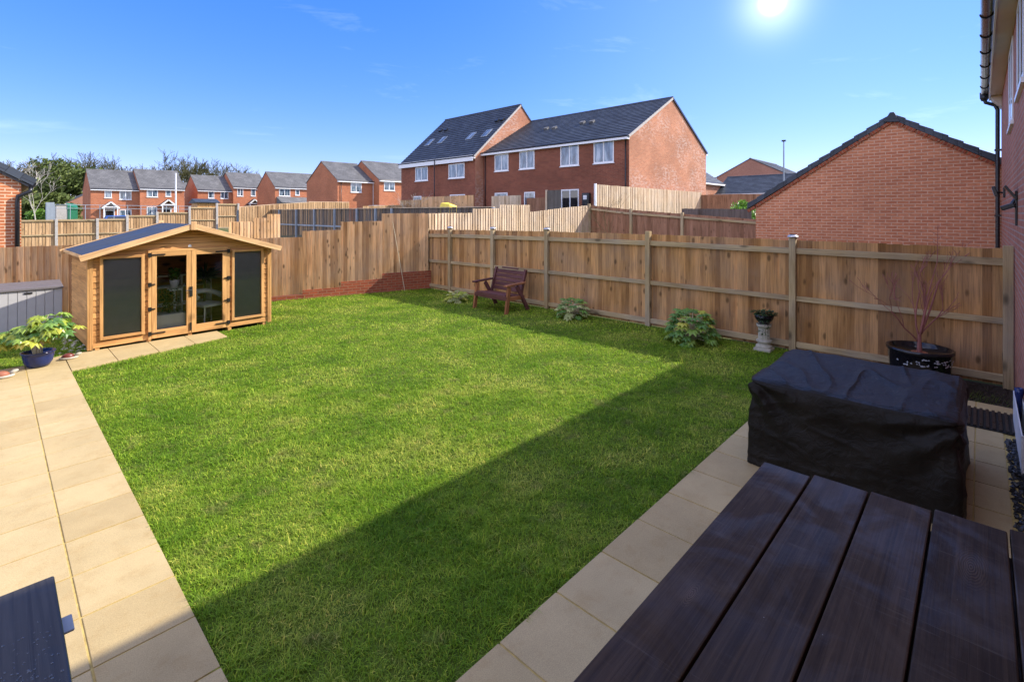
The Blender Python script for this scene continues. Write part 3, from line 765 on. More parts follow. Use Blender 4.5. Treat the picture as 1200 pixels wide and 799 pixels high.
def downpipe(root, x, y, z0, z1, r=.035, mat='black', name='downpipe'):
    mb = MB(); mb.tube([(x, y, z0), (x, y, z1)], r, 8); return mb.build(name, M[mat], root, smooth=True)

# terrace (right block B)
BX, BY0, BY1 = 24.7, 14.35, 26.3
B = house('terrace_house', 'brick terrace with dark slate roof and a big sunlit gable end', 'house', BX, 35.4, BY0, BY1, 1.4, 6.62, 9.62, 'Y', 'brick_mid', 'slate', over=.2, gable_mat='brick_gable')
def wx(root, X, pa, pb, ya, yb, **kw):
    a = onX(pa, X, ya); b = onX(pb, X, ya); zb_ = onX((pa+pb)/2, X, yb).z; zt = onX((pa+pb)/2, X, ya).z
    return window(root, (X, a.y), (0, -1), (-1, 0), a.y-b.y, zb_, zt, **kw)
for pa, pb, ya, yb in ((580, 596, 181, 200.5), (609, 626.5, 177, 198), (657, 678.5, 170, 194.5), (696, 719.5, 165.5, 191)): wx(B, BX, pa, pb, ya, yb)
wx(B, BX, 658, 678.5, 222, 246, sill=False, name='patio_door', pane='pane_dark'); wx(B, BX, 614.5, 627, 225, 243, mull=0); wx(B, BX, 580, 595, 226, 243, mull=0)
for p in (733, 568.5): q = onX(p, BX-.06); downpipe(B, q.x, q.y, 1.5, 6.5)
mb = MB(); q = onX(688, BX-.1, 235); mb.box(q.x-.2, q.x+.05, q.y-.25, q.y+.25, q.z-.5, q.z+.45); mb.build('meter_box', M['black'], B, bevel=.04)
mb = MB(); mb.box(q.x-.24, q.x-.2, q.y-.12, q.y+.12, q.z+.05, q.z+.3); mb.build('meter_label', M['white'], B)
# pale verge on near gable
mb = MB(); xm = (BX+35.4)/2
mb.bar((BX-.12, BY0-.05, 6.56), (xm, BY0-.05, 9.60), .06, .13); mb.build('verge', M['concrete'], B)
mb = MB(); mb.bar((35.5, BY0-.05, 6.56), (xm, BY0-.05, 9.60), .06, .13); mb.build('verge', M['black'], B)
def roofbox(root, px, py, x0, xr, ze, zr, w, l, h, mat, name, sub=None):
    k = (zr-ze)/(xr-x0); p = sight(px, py, (-k, 0, 1), ze-k*x0+.05)
    a = math.atan(k); m = Matrix.Translation(p)@Matrix.Rotation(-a, 4, 'Y')
    mb = MB(); mb.box(-l/2, l/2, -w/2, w/2, -.02, h, m); o = mb.build(name, M[mat], root)
    if sub:
        mb = MB(); mb.box(-l/2+.06, l/2-.06, -w/2+.06, w/2-.06, h, h+.008, m); mb.build('pane', M[sub], o)
for px, py in ((640.5, 151.8), (650, 151), (683, 144.8), (694, 143.8)): roofbox(B, px, py, BX, xm, 6.62, 9.62, .32, .28, .14, 'slate_grey', 'roof_vent')
# taller block A
AX, AY0, AY1 = 23.9, 26.32, 35.6
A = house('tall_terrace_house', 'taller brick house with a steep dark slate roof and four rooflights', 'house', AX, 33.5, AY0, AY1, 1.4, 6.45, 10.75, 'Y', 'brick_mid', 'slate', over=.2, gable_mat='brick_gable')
for pa, pb, ya, yb in ((487, 501.5, 196, 212), (526, 544.5, 192, 208.8)): wx(A, AX, pa, pb, ya, yb)
wx(A, AX, 485, 494, 230, 238, mull=0); wx(A, AX, 527.5, 545, 228, 240)
mb = MB(); mb.bar((AX-.24, AY0, 6.22), (AX-.24, AY1, 6.22), .04, .42); mb.build('fascia_board', M['upvc'], A)
q = onX(509, AX-.3); downpipe(A, AX-.3, q.y, 1.5, 6.4)
mb = MB(); mb.bar((AX-.15, AY0-.05, 6.30), (28.7, AY0-.05, 10.72), .06, .13); mb.build('verge', M['concrete'], A)
for px, py in ((503.5, 167.5), (518.5, 164.5), (552, 160), (570.5, 156.5)): roofbox(A, px, py, AX, 28.7, 6.45, 10.75, .62, .95, .05, 'lgrey', 'rooflight', 'pane')
for px, py in ((517, 153.8), (523, 153), (583, 142.2), (589, 141)): roofbox(A, px, py, AX, 28.7, 6.45, 10.75, .32, .28, .14, 'black', 'roof_vent')
# mid-distance pair
def wy(root, Y, pa, pb, ya, yb, **kw):
    a = onY(pa, Y, ya); b = onY(pb, Y, ya); zb_ = onY((pa+pb)/2, Y, yb).z; zt = onY((pa+pb)/2, Y, ya).z
    return window(root, (a.x, Y), (1, 0), (0, -1), b.x-a.x, zb_, zt, **kw)
D = house('brick_house', 'grey tiled brick house with a shaded gable, left of the mid-distance pair', 'house', 26.5, 31.0, 51.9, 59.7, 1.0, 5.95, 8.25, 'X', over=.2)
wy(D, 51.9, 411, 423.5, 213, 225.5)
E_ = house('brick_house', 'grey tiled brick house partly hidden by the tall slate roofed block', 'house', 30.95, 38, 50.6, 58.6, 1.0, 6.15, 8.55, 'X', over=.2)
wy(E_, 50.6, 450, 462.5, 213, 223.5)
downpipe(D, 26.9, 51.82, 1, 5.9); downpipe(D, 30.9, 51.82, 1, 5.9, mat='white')
mb = MB(); p = onY(433, 50.3, 237); mb.box(p.x, p.x+2.2, 49.4, 50.55, 2.9, 3.15); mb.build('canopy', M['lgrey'], E_, bevel=.05)
# far row
def porch(root, px, ytop, Y, w=1.7):
    p = onY(px, Y, ytop); z = p.z; x = p.x; mb = MB()
    for s in (-1, 1):
        mb.bar((x, Y-.95, z), (x+s*w/2, Y-.95, z-.75), .09, .16, up=(0, 0, 1))
        mb.box(x+s*(w/2-.2)-.06, x+s*(w/2-.2)+.06, Y-1.0, Y-.88, z-3.1, z-.7)
    mb.bar((x-w/2+.1, Y-.95, z-.62), (x+w/2-.1, Y-.95, z-.62), .08, .12)
    mb.build('porch', M['white'], root)
    mr = MB()
    for s in (-1, 1): mr.hexa([(x, Y-.98, z+.02), (x+s*(w/2+.08), Y-.98, z-.78), (x+s*(w/2+.08), Y, z-.78), (x, Y, z+.02), (x, Y-.98, z+.1), (x+s*(w/2+.08), Y-.98, z-.70), (x+s*(w/2+.08), Y, z-.70), (x, Y, z+.1)])
    mr.build('porch_roof', M['slate'], root)
    window(root, (x-.5, Y), (1, 0), (0, -1), 1.0, z-3.1, z-.95, mull=0, pane='pane_dark', sill=False, name='front_door', fr=.12)
G = []
G1 = house('brick_house', 'leftmost small brick house of the distant row, with a white gabled porch', 'house', 8.25, 12.98, 78, 85.5, .7, 5.25, 7.75, 'X', group='row of distant brick houses')
wy(G1, 78, 122.5, 131, 222.5, 232, mull=0); wy(G1, 78, 140, 154, 223, 234); wy(G1, 78, 140, 154, 246, 257); porch(G1, 128.5, 237, 78)
x_ = [onY(p, 77.2).x for p in (164, 216)]
G1b = house('brick_house', 'second small brick house of the distant row, behind the tall white pole', 'house', x_[0], x_[1], 77.2, 84.9, .7, 5.45, 8.0, 'X', group='row of distant brick houses')
wy(G1b, 77.2, 172, 185, 220.5, 231); wy(G1b, 77.2, 194, 200.5, 221.5, 230.5, mull=0); wy(G1b, 77.2, 172, 184, 242.5, 253); porch(G1b, 195.5, 234.5, 77.2)
x_ = [onY(p, 80).x for p in (231.5, 271.5, 311.5)]
G2 = house('brick_house', 'small brick house of the distant row with two upstairs windows and no visible porch', 'house', x_[0], x_[1], 80, 86.8, .9, 5.55, 7.75, 'X', group='row of distant brick houses')
wy(G2, 80, 244, 251, 223, 232.5, mull=0); wy(G2, 80, 258.5, 267.5, 224.5, 233)
G2b = house('brick_house', 'distant row brick house under the end of the bare trees, porch peeping over the fence', 'house', x_[1], x_[2], 79.3, 86.1, .9, 6.1, 8.35, 'X', group='row of distant brick houses')
wy(G2b, 79.3, 278, 285, 221, 230); wy(G2b, 79.3, 294, 299.5, 221, 230, mull=0); porch(G2b, 296, 234, 79.3)
G3 = house('brick_house', 'rightmost brick house of the distant row, with a lean-to roof across its front', 'house', 26.7, 34.5, 70, 76.6, .9, 5.85, 8.05, 'X', group='row of distant brick houses')
wy(G3, 70, 327, 340, 221.5, 230); wy(G3, 70, 346, 351, 222.5, 229, mull=0)
mb = MB(); a = onY(322, 69.9, 231); mb.hexa([(26.9, 68.2, 3.6), (33.5, 68.2, 3.6), (33.5, 69.96, 3.6), (26.9, 69.96, 3.6), (26.9, 68.15, 3.68), (33.5, 68.15, 3.68), (33.5, 69.96, 4.5), (26.9, 69.96, 4.5)]); mb.build('lean_to_roof', M['slate_grey'], G3)
gx = onY(78, 92).x; G0 = house('brick_house', 'pinkish brick gable seen between the evergreens and the distant row', 'house', gx, gx+6.5, 92, 99, .7, 3.7, 5.7, 'Y', 'brick_farpink')
bgh = house('brick_building', 'dark roofed brick building filling the gap under the bare trees', 'house', 20.0, 24.5, 100, 106, .5, 5.2, 7.6, 'X', 'brick_farpink')
# distant houses on the right, over the bush
r0 = onX(840, 60); r1 = onX(922, 60)
H1 = house('brick_house', 'distant pinkish gable end above a low slate roof, right of the terrace', 'house', 60, 70, r1.y, r0.y, 1.6, 6.55, 8.5, 'X', 'brick_farpink', 'slate', over=.2)
a, b = onX(838, 50), onX(938, 50)
H2 = house('garage_row', 'low building whose slate roof shows above the brown fence', 'garage', 50, 57, b.y-2, a.y, 1.6, 4.2, 6.0, 'Y', 'brick_farpink', 'slate', over=.3)
H3 = house('brick_house', 'corner of a lit brick house just right of the big gable', 'house', 44.6, 52, 19.3, 24, 1.6, 5.3, 6.9, 'X', 'brick_gable', 'slate', over=.25)
p = onX(918.5, 46, 166); mb = MB(); mb.tube([(p.x, p.y, 1.5), (p.x, p.y, p.z)], [.07, .05], 8)
pl = mb.build('lamp_column', M['lgrey'], origin=(p.x, p.y, 1.5)); tag(pl, 'thin grey column rising behind the near brick gable', 'lamp column')
mb = MB(); mb.box(p.x-.1, p.x+.1, p.y-.15, p.y+.15, p.z, p.z+.12); mb.build('lamp_head', M['black'], pl)
p = onY(206, 70, 203); mb = MB(); mb.tube([(p.x, p.y, .8), (p.x, p.y, p.z)], [.10, .08], 8)
tag(mb.build('lamp_column', M['white'], origin=(p.x, p.y, .8)), 'tall white pole in front of the distant row', 'lamp column')

# neighbouring garage with near brick gable (right)
GX = 15.05; gy0, gy1 = -1.55, 4.67; gm = (gy0+gy1)/2
GA = thing('brick_garage', 'near brick gable wall with stepped dark roof edge, rising beyond the right-hand fence', 'garage', (GX, gm, 0))
mb = MB(); ze, zr = 2.50, 4.52
mb.poly([(GX, gy1, 0), (GX, gy0, 0), (GX, gy0, ze), (GX, gm, zr), (GX, gy1, ze)])
mb.poly([(GX, gy0, 0), (GX+6, gy0, 0), (GX+6, gy0, ze), (GX, gy0, ze)]); mb.poly([(GX+6, gy1, 0), (GX, gy1, 0), (GX, gy1, ze), (GX+6, gy1, ze)])
mb.poly([(GX+6, gy0, 0), (GX+6, gy1, 0), (GX+6, gy1, ze), (GX+6, gm, zr), (GX+6, gy0, ze)])
mb.build('wall', M['brick_near'], GA)
mr = MB(); k = (zr-ze)/(gm-gy0)
roof_slope(mr, (GX-.02, gy0-.2, ze-.2*k+.1), (GX+6.1, gy0-.2, ze-.2*k+.1), (GX-.02, gm, zr+.1), (GX+6.1, gm, zr+.1))
roof_slope(mr, (GX+6.1, gy1+.2, ze-.2*k+.1), (GX-.02, gy1+.2, ze-.2*k+.1), (GX+6.1, gm, zr+.1), (GX-.02, gm, zr+.1))
GR = mr.build('roof', M['slate'], GA)
for s, ye in ((-1, gy0-.22), (1, gy1+.22)):
    mv = MB(); n = 13
    for i in range(n):
        a = Vector((GX-.05, ye+(gm-ye)*i/n, ze-.2*k+.06+(zr-ze+.2*k)*i/n)); b = Vector((GX-.05, ye+(gm-ye)*(i+1.06)/n, ze-.2*k+.06+(zr-ze+.2*k)*(i+1.06)/n))
        up = Vector((0, 0, 1)); tl = Vector((0, 0, .045))
        mv.hexa([a+Vector((0, 0, -.06)), a+Vector((.12, 0, -.06)), b+Vector((.12, 0, -.06)), b+Vector((0, 0, -.06)), a+Vector((0, 0, .11)), a+Vector((.12, 0, .11)), b+Vector((.12, 0, .075)), b+Vector((0, 0, .075))])
    mv.build('verge', M['black'] if False else M['slate'], GR, bevel=.006)
    mo = MB(); a = Vector((GX-.02, ye, ze-.28*k-.02)); b = Vector((GX-.02, gm, zr-.04-.0))
    nb = 15
    for i in range(nb):
        p = a.lerp(b, i/nb+.004); q = a.lerp(b, (i+1)/nb-.004); mo.bar(p, q, .05, .075)
    mo.build('verge_brick_course', M['brick_base'], GA)
mv = MB(); mv.hexa([(GX-.08, gm-.16, zr-.08), (GX+.1, gm-.16, zr-.08), (GX+.1, gm+.16, zr-.08), (GX-.08, gm+.16, zr-.05), (GX-.08, gm-.04, zr+.17), (GX+.1, gm-.04, zr+.17), (GX+.1, gm+.04, zr+.17), (GX-.08, gm+.04, zr+.17)]); mv.build('ridge_cap', M['slate'], GR, bevel=.01)
# left garage
LX = .5; LYg = 16.9
LG = house('brick_garage', 'orange brick garage corner with a black downpipe at the left edge', 'garage', -5.5, LX, LYg, LYg+6, 0, 2.98, 4.9, 'Y', 'brick_left', 'slate_grey', over=.16, fascia='black', gut_sides=())
mb = MB(); mb.bar((LX+.19, LYg-.1, 2.95), (LX+.19, LYg+6, 2.95), .12, .11); mb.build('gutter', M['black'], LG)
mb = MB(); mb.bar((LX+.24, LYg-.09, 3.0), (-2.5, LYg-.09, 4.98), .05, .17); mb.build('verge', M['slate'], LG)
mb = MB(); mb.tube([(LX+.17, LYg-.05, 2.9), (LX+.15, LYg-.1, 2.78), (LX-.06, LYg-.07, 2.66), (LX-.07, LYg-.07, 2.5), (LX-.07, LYg-.07, 0)], .045, 10); mb.build('downpipe', M['black'], LG, smooth=True)

# own house beside the camera
WY = -.32; EZ = 4.90
OH = thing('own_house', 'pinkish brick house wall at the right edge, with gutter, soffit and security lights', 'house', (5, WY, 0))
mb = MB()
hx0, hx1 = -5.0, 14.95
mb.poly([(hx1, WY, -.05), (hx0, WY, -.05), (hx0, WY, EZ), (hx1, WY, EZ)]); mb.poly([(hx0, WY-9, -.05), (hx1, WY-9, -.05), (hx1, WY-9, EZ), (hx0, WY-9, EZ)])
for x, s in ((hx0, 1), (hx1, -1)):
    p = [(x, WY, -.05), (x, WY-9, -.05), (x, WY-9, EZ), (x, WY-4.5, EZ+2.8), (x, WY, EZ)]
    mb.poly(p if s == 1 else p[::-1])
mb.build('wall', M['brick_house'], OH)
mr = MB(); k = 2.8/4.5
roof_slope(mr, (hx1+.1, WY+.22, EZ-.02), (hx0-.1, WY+.22, EZ-.02), (hx1+.1, WY-4.5, EZ+2.93), (hx0-.1, WY-4.5, EZ+2.93)); roof_slope(mr, (hx0-.1, WY-9.22, EZ-.02), (hx1+.1, WY-9.22, EZ-.02), (hx0-.1, WY-4.5, EZ+2.93), (hx1+.1, WY-4.5, EZ+2.93))
mr.build('roof', M['slate'], OH)
mb = MB(); mb.box(hx0, hx1+.05, WY+.002, WY+.175, EZ-.19, EZ-.17); mb.build('soffit', M['cream'], OH)
mb = MB(); mb.box(hx0, hx1+.06, WY+.178, WY+.198, EZ-.21, EZ-.02); mb.build('fascia', M['upvc'], OH)
mb = MB()   # boxed cream eaves end
mb.hexa([(hx1-.5, WY+.004, EZ-.42), (hx1+.04, WY+.004, EZ-.42), (hx1+.04, WY+.12, EZ-.3), (hx1-.5, WY+.12, EZ-.3), (hx1-.5, WY+.004, EZ-.195), (hx1+.04, WY+.004, EZ-.195), (hx1+.04, WY+.17, EZ-.195), (hx1-.5, WY+.17, EZ-.195)]); mb.build('eaves_box', M['cream'], OH)
GYc = WY+.265
def gut_profile(r=.058): return [(math.cos(a)*r, -math.sin(a)*r*1.0) for a in [math.pi*i/10 for i in range(11)]]
mb = MB(); pr = gut_profile(); zg = EZ-.055
for (a, b) in zip(pr, pr[1:]):
    mb.poly([(hx0, GYc+a[0], zg+a[1]), (hx1+.06, GYc+a[0], zg+a[1]), (hx1+.06, GYc+b[0], zg+b[1]), (hx0, GYc+b[0], zg+b[1])])
mb.poly([(hx1+.06, GYc+p[0], zg+p[1]) for p in pr])
mb.build('gutter', M['gutter'], OH, smooth=False)
for i in range(9):
    x = 6.9+i*1.0
    mb = MB(); pts = [(x, GYc+math.cos(a)*.064, zg-math.sin(a)*.064) for a in [math.pi*j/10 for j in range(11)]]
    mb.tube(pts, .009, 6); mb.box(x-.012, x+.012, WY+.198, GYc-.05, zg-.02, zg+.01); mb.build('gutter_bracket', M['black'], OH)
mb = MB(); mb.lathe([(.05, -.16), (.075, -.1), (.078, .02)], (hx1-.12, GYc, zg), 14)
px_ = hx1-.12
mb.tube([(px_, GYc, zg-.12), (px_, GYc-.02, zg-.2), (px_+.0, WY+.1, zg-.28), (px_, WY+.06, zg-.38), (px_, WY+.06, .0)], .036, 12)
for z in (.6, 2.2, 3.6): mb.box(px_-.05, px_+.05, WY, WY+.11, z-.02, z+.02)
mb.build('downpipe', M['black'], OH, smooth=False)
window(OH, (10.75, WY), (-1, 0), (0, 1), 1.2, 3.52, 4.66, mull=1, prj=.45)
window(OH, (8.35, WY), (-1, 0), (0, 1), 1.2, 3.62, 4.66, mull=1, prj=.45)
# security lights fixed to the wall
def floodlight(label, x, z, tilt, arm=.06):
    r_ = thing('security_light', label, 'wall light', (x, WY, z), 'security lights on the house wall')
    mb = MB(); mb.box(x-.05, x+.05, WY+.002, WY+.03, z-.09, z+.09); mb.build('bracket', M['black'], r_, bevel=.006)
    mb = MB(); mb.tube([(x, WY+.03, z), (x, WY+arm, z+.02)], .015, 8); mb.build('arm', M['black'], r_)
    m = Matrix.Translation((x, WY+arm+.03, z+.03))@Matrix.Rotation(R(tilt), 4, 'X')
    mb = MB(); mb.box(-.11, .11, -.02, .03, -.09, .09, m); h = mb.build('lamp_head', M['black'], r_, bevel=.01)
    mb = MB(); mb.box(-.09, .09, .03, .034, -.07, .07, m); mb.build('lens', M['lgrey'], h)
    return r_
sr = thing('security_light', 'black solar security light with a tilted panel on the house wall, nearer of the two', 'wall light', (8.5, WY, 2.3), 'security lights on the house wall')
mb = MB(); mb.box(8.44, 8.56, WY+.002, WY+.022, 2.10, 2.52); mb.build('back_plate', M['black'], sr, bevel=.005)
m = Matrix.Translation((8.5, WY+.06, 2.50))@Matrix.Rotation(R(58), 4, 'X'); mb = MB(); mb.box(-.13, .13, -.095, .095, -.012, .012, m); pn_ = mb.build('solar_panel', M['black'], sr, bevel=.004)
m = Matrix.Translation((8.5, WY+.085, 2.33))@Matrix.Rotation(R(-22), 4, 'X'); mb = MB(); mb.box(-.10, .10, -.065, .065, -.028, .028, m); hd = mb.build('lamp_head', M['black'], sr, bevel=.012)
mb = MB(); mb.box(-.085, .085, -.05, .05, -.034, -.029, m); mb.build('lens', M['lgrey'], hd)
mb = MB(); mb.tube([(8.5, WY+.02, 2.42), (8.5, WY+.05, 2.36)], .018, 8); mb.build('arm', M['black'], sr)
floodlight('small black floodlight on the house wall beside the downpipe', 12.6, 2.62, -15, .10)
# ------------------------------------------------------------------ summerhouse
def summerhouse():
    root = thing('summerhouse', 'honey coloured timber summerhouse with glazed double doors and dark blinds', 'summerhouse', (0, 0, 0))
    W, Dp, zb, ze, zr = 2.85, 1.78, .035, 1.56, 2.0
    bh = .098
    # shiplap walls built board by board
    mb = MB()
    ops = [(.172, .69, .20, 1.49), (.835, 2.04, .05, 1.56), (2.175, 2.685, .20, 1.49)]   # openings of the front
    z = zb
    def top(u): return ze+(zr-ze)*(1-abs(u-W/2)/(W/2))
    while z < zr-.02:
        z1 = min(z+bh, zr)
        segs = [(0.0, W)]
        for (a, b, c, d) in ops:
            if z < d-.01 and z1 > c+.01:
                ns = []
                for (s, e) in segs:
                    if a > s: ns.append((s, min(a, e)))
                    if b < e: ns.append((max(b, s), e))
                segs = [q for q in ns if q[1]-q[0] > .01]
        for (s, e) in segs:
            if z1 > ze:
                t0 = W/2-(W/2)*(zr-z)/(zr-ze); t1 = W/2-(W/2)*max(0, (zr-z1))/(zr-ze)
                if z < ze: t0 = 0
                s_, e_ = max(s, t0), min(e, W-t0)
                st, et = max(s, t1), min(e, W-t1)
                c = [(s_, -.008, z+.004), (e_, -.008, z+.004), (e_, .02, z+.004), (s_, .02, z+.004), (st, .0, z1-.004), (et, .0, z1-.004), (et, .02, z1-.004), (st, .02, z1-.004)]
            else: c = [(s, -.008, z+.004), (e, -.008, z+.004), (e, .02, z+.004), (s, .02, z+.004), (s, .0, z1-.004), (e, .0, z1-.004), (e, .02, z1-.004), (s, .02, z1-.004)]
            mb.hexa(c)
        z = z1
    # dark backing so board joints read as grooves, never as gaps
    mb.build('front_wall', M['shed_wood'], root)
    for nm, u in (('side_wall', 0.0), ('side_wall', W)):
        mb = MB(); z = zb; s = -1 if u == 0 else 1
        while z < ze-.02:
            z1 = min(z+bh, ze)
            mb.hexa([(u+s*.008, .02, z+.004), (u-s*.012, .02, z+.004), (u-s*.012, Dp, z+.004), (u+s*.008, Dp, z+.004), (u, .02, z1-.003), (u-s*.012, .02, z1-.003), (u-s*.012, Dp, z1-.003), (u, Dp, z1-.003)]); z = z1
        mb.build(nm, M['shed_wood'], root)
    mb = MB(); mb.box(.0, W, Dp-.02, Dp, zb, ze); mb.hexa([(0, Dp-.02, ze), (W, Dp-.02, ze), (W, Dp, ze), (0, Dp, ze), (W/2-.01, Dp-.02, zr), (W/2+.01, Dp-.02, zr), (W/2+.01, Dp, zr), (W/2-.01, Dp, zr)]); mb.build('rear_wall', M['shed_wood'], root)
    mb = MB(); mb.box(.02, W-.02, .02, Dp-.02, .05, .08); mb.build('floor_deck', M['shed_trim'], root)
    mb = MB()
    for u in (.1, .8, 1.43, 2.1, 2.75): mb.box(u-.03, u+.03, .0, Dp, -.03, .035)
    mb.build('skid', M['shed_trim'], root)
    # corner trims
    for u in (0, W):
        mb = MB(); s = -1 if u == 0 else 1
        mb.box(min(u, u+s*.03)-.0, max(u, u+s*.03), -.028, .06, zb-.02, ze-.005); mb.box(u-.045 if s == 1 else u, u if s == 1 else u+.045, -.03, -.009, zb-.02, ze-.005); mb.build('corner_trim', M['shed_trim'], root, bevel=.003)
    # roof
    ov, oh = .10, .20
    k = (zr-ze)/(W/2)
    for s, nm in ((-1, 'roof_panel'), (1, 'roof_panel')):
        mb = MB(); ue = W/2+s*(W/2+ov); zz = ze-k*ov+.05
        N1 = 8
        for i in range(N1):
            a, b = i/N1, (i+1)/N1
            xa, xb = W/2+(ue-W/2)*a, W/2+(ue-W/2)*b; za, zb_ = zr+.05+(zz-zr-.05)*a, zr+.05+(zz-zr-.05)*b
            for j in range(8):
                y0 = -oh+(Dp+oh+.1)*j/8; y1 = -oh+(Dp+oh+.1)*(j+1)/8
                w = lambda x, y: .006*noise.noise(Vector((x*2.3, y*2.3, 1)))
                q = [(xa, y0, za+w(xa, y0)), (xb, y0, zb_+w(xb, y0)), (xb, y1, zb_+w(xb, y1)), (xa, y1, za+w(xa, y1))]
                mb.poly(q if s == 1 else q[::-1])
        rp = mb.build(nm, M['felt'], root, smooth=True, merge=True)
        mb = MB(); mb.hexa([(W/2, -oh, zr+.018), (ue, -oh, zz-.032), (ue, Dp+.1, zz-.032), (W/2, Dp+.1, zr+.018), (W/2, -oh, zr+.036), (ue, -oh, zz-.014), (ue, Dp+.1, zz-.014), (W/2, Dp+.1, zr+.036)] if s == 1 else
                           [(ue, -oh, zz-.032), (W/2, -oh, zr+.018), (W/2, Dp+.1, zr+.018), (ue, Dp+.1, zz-.032), (ue, -oh, zz-.014), (W/2, -oh, zr+.036), (W/2, Dp+.1, zr+.036), (ue, Dp+.1, zz-.014)])
        mb.build('roof_boarding', M['shed_trim'], root)
        for yb_ in (-oh-.012, Dp+.112):
            mb = MB(); mb.bar((W/2, yb_, zr+.015), (W/2+s*(W/2+ov+.05), yb_, ze-k*(ov+.05)+.012), .022, .095); mb.build('bargeboard', M['barge'], root, bevel=.003)
        mb = MB(); mb.bar((ue, -oh, zz-.03), (ue, Dp+.1, zz-.03), .02, .05); mb.build('eaves_trim', M['barge'], root)
    for yb_ in (-oh-.03, Dp+.13):
        mb = MB(); mb.box(W/2-.045, W/2+.045, yb_-.012, yb_+.012, zr-.055, zr+.10); mb.build('finial', M['barge'], root, bevel=.006)
    # fixed windows with blinds
    for (a, b, c, d) in (ops[0], ops[2]):
        mb = MB(); f = .045
        for q in ((a-f, a, c-f, d+f), (b, b+f, c-f, d+f), (a, b, d, d+f), (a, b, c-f, c)): mb.box(q[0], q[1], -.035, .03, q[2], q[3])
        w = mb.build('window', M['shed_trim'], root, bevel=.003)
        mb = MB(); mb.poly([(a, .0, c), (b, .0, c), (b, .0, d), (a, .0, d)]); mb.build('pane', M['glass'], w)
        mb = MB(); N = 12
        mb.box(a, b, .03, .034, c, d); mb.build('blind', M['blind'], w)
    # double doors
    a, b, c, d = ops[1]; f = .075; mid = 1.443
    mb = MB()
    mb.box(a-.05, a-.004, -.032, .03, zb, d+.045); mb.box(b+.004, b+.05, -.032, .03, zb, d+.045); mb.box(a-.004, b+.004, -.032, .03, d+.004, d+.045); mb.build('door_frame', M['shed_trim'], root, bevel=.003)
    for s, (x0, x1) in ((-1, (a, mid-.003)), (1, (mid+.003, b))):
        mb = MB()
        mb.box(x0, x0+f, -.03, .012, c, d); mb.box(x1-f, x1, -.03, .012, c, d)
        mb.box(x0+f, x1-f, -.03, .012, d-f, d); mb.box(x0+f, x1-f, -.03, .012, c, c+.14)
        dr = mb.build('door', M['shed_trim'], root, bevel=.003)
        mb = MB(); mb.poly([(x0+f, -.01, c+.14), (x1-f, -.01, c+.14), (x1-f, -.01, d-f), (x0+f, -.01, d-f)]); mb.build('pane', M['glass'], dr)
        hx = x0 if s == -1 else x1
        for zz in (c+.09, c+.52, c+.95, d-.04):
            mb = MB(); L_h = .2 if zz in (c+.09, d-.04) else .05
            mb.bar((hx+s*.05, -.04, zz), (hx-s*L_h, -.04, zz), .012, .022, up=(0, 0, 1)); mb.box(hx-.025+s*.03, hx+.025+s*.03, -.05, -.032, zz-.035, zz+.035)
            mb.build('hinge', M['iron'], dr)
    mb = MB(); mb.box(mid-.035, mid-.005+.02, -.045, -.03, .72, .9); mb.tube([(mid-.01, -.05, .84), (mid-.01, -.09, .84), (mid-.11, -.09, .84)], .009, 6); mb.build('door_handle', M['iron'], root)
    mb = MB(); mb.box(mid-.03, mid+.0, -.05, -.03, .10, .24); mb.build('door_bolt', M['iron'], root)
    mb = MB(); mb.tube([(mid-.03, -.03, 1.655), (mid-.03, -.05, 1.655)], .022, 12); mb.box(mid-.055, mid-.005, -.05, -.02, 1.635, 1.65); mb.build('door_sensor', M['white'], root)
    return root
sh = summerhouse(); sh.location = SH_O; sh.rotation_euler.z = SH_A
def in_sh(u, v, z=0): return SH_O+Matrix.Rotation(SH_A, 3, 'Z')@Vector((u, v, z))
MS = Matrix.Translation(SH_O)@Matrix.Rotation(SH_A, 4, 'Z')

# ------------------------------------------------------------------ leaves
def palmate(mb, base, dirv, up, size, lobes=8, droop=.25, rnd=None):
    """hand-shaped leaf: lobed outline fan, folded along each lobe"""
    d = Vector(dirv).normalized(); up = Vector(up).normalized(); s = d.cross(up).normalized(); up = s.cross(d).normalized()
    base = Vector(base); rnd = random.random() if rnd is None else rnd
    c = base+d*size*.42
    spread = R(250)
    for i in range(lobes):
        a = -spread/2+spread*i/(lobes-1); L = size*(.62-.22*abs(a)/(spread/2))*random.uniform(.9, 1.08)
        w = (spread/lobes)*.60
        def P(r, an, dz): return c+(d*math.cos(an)+s*math.sin(an))*r+up*dz
        b0 = len(mb.v)
        tip = P(L, a, -droop*L); m = P(L*.55, a, .02*size); l_ = P(L*.62, a-w, -.06*size); r_ = P(L*.62, a+w, -.06*size)
        il = P(L*.34, a-w*1.15, .0); ir = P(L*.34, a+w*1.15, .0)
        mb.v += [tuple(q) for q in (c, il, l_, tip, r_, ir, m)]
        for f in ((0, 1, 6), (1, 2, 6), (2, 3, 6), (3, 4, 6), (4, 5, 6), (5, 0, 6)):
            mb.f.append(tuple(b0+k for k in f)); mb.uv.append([(0, 0)]*3); mb.r.append(rnd)
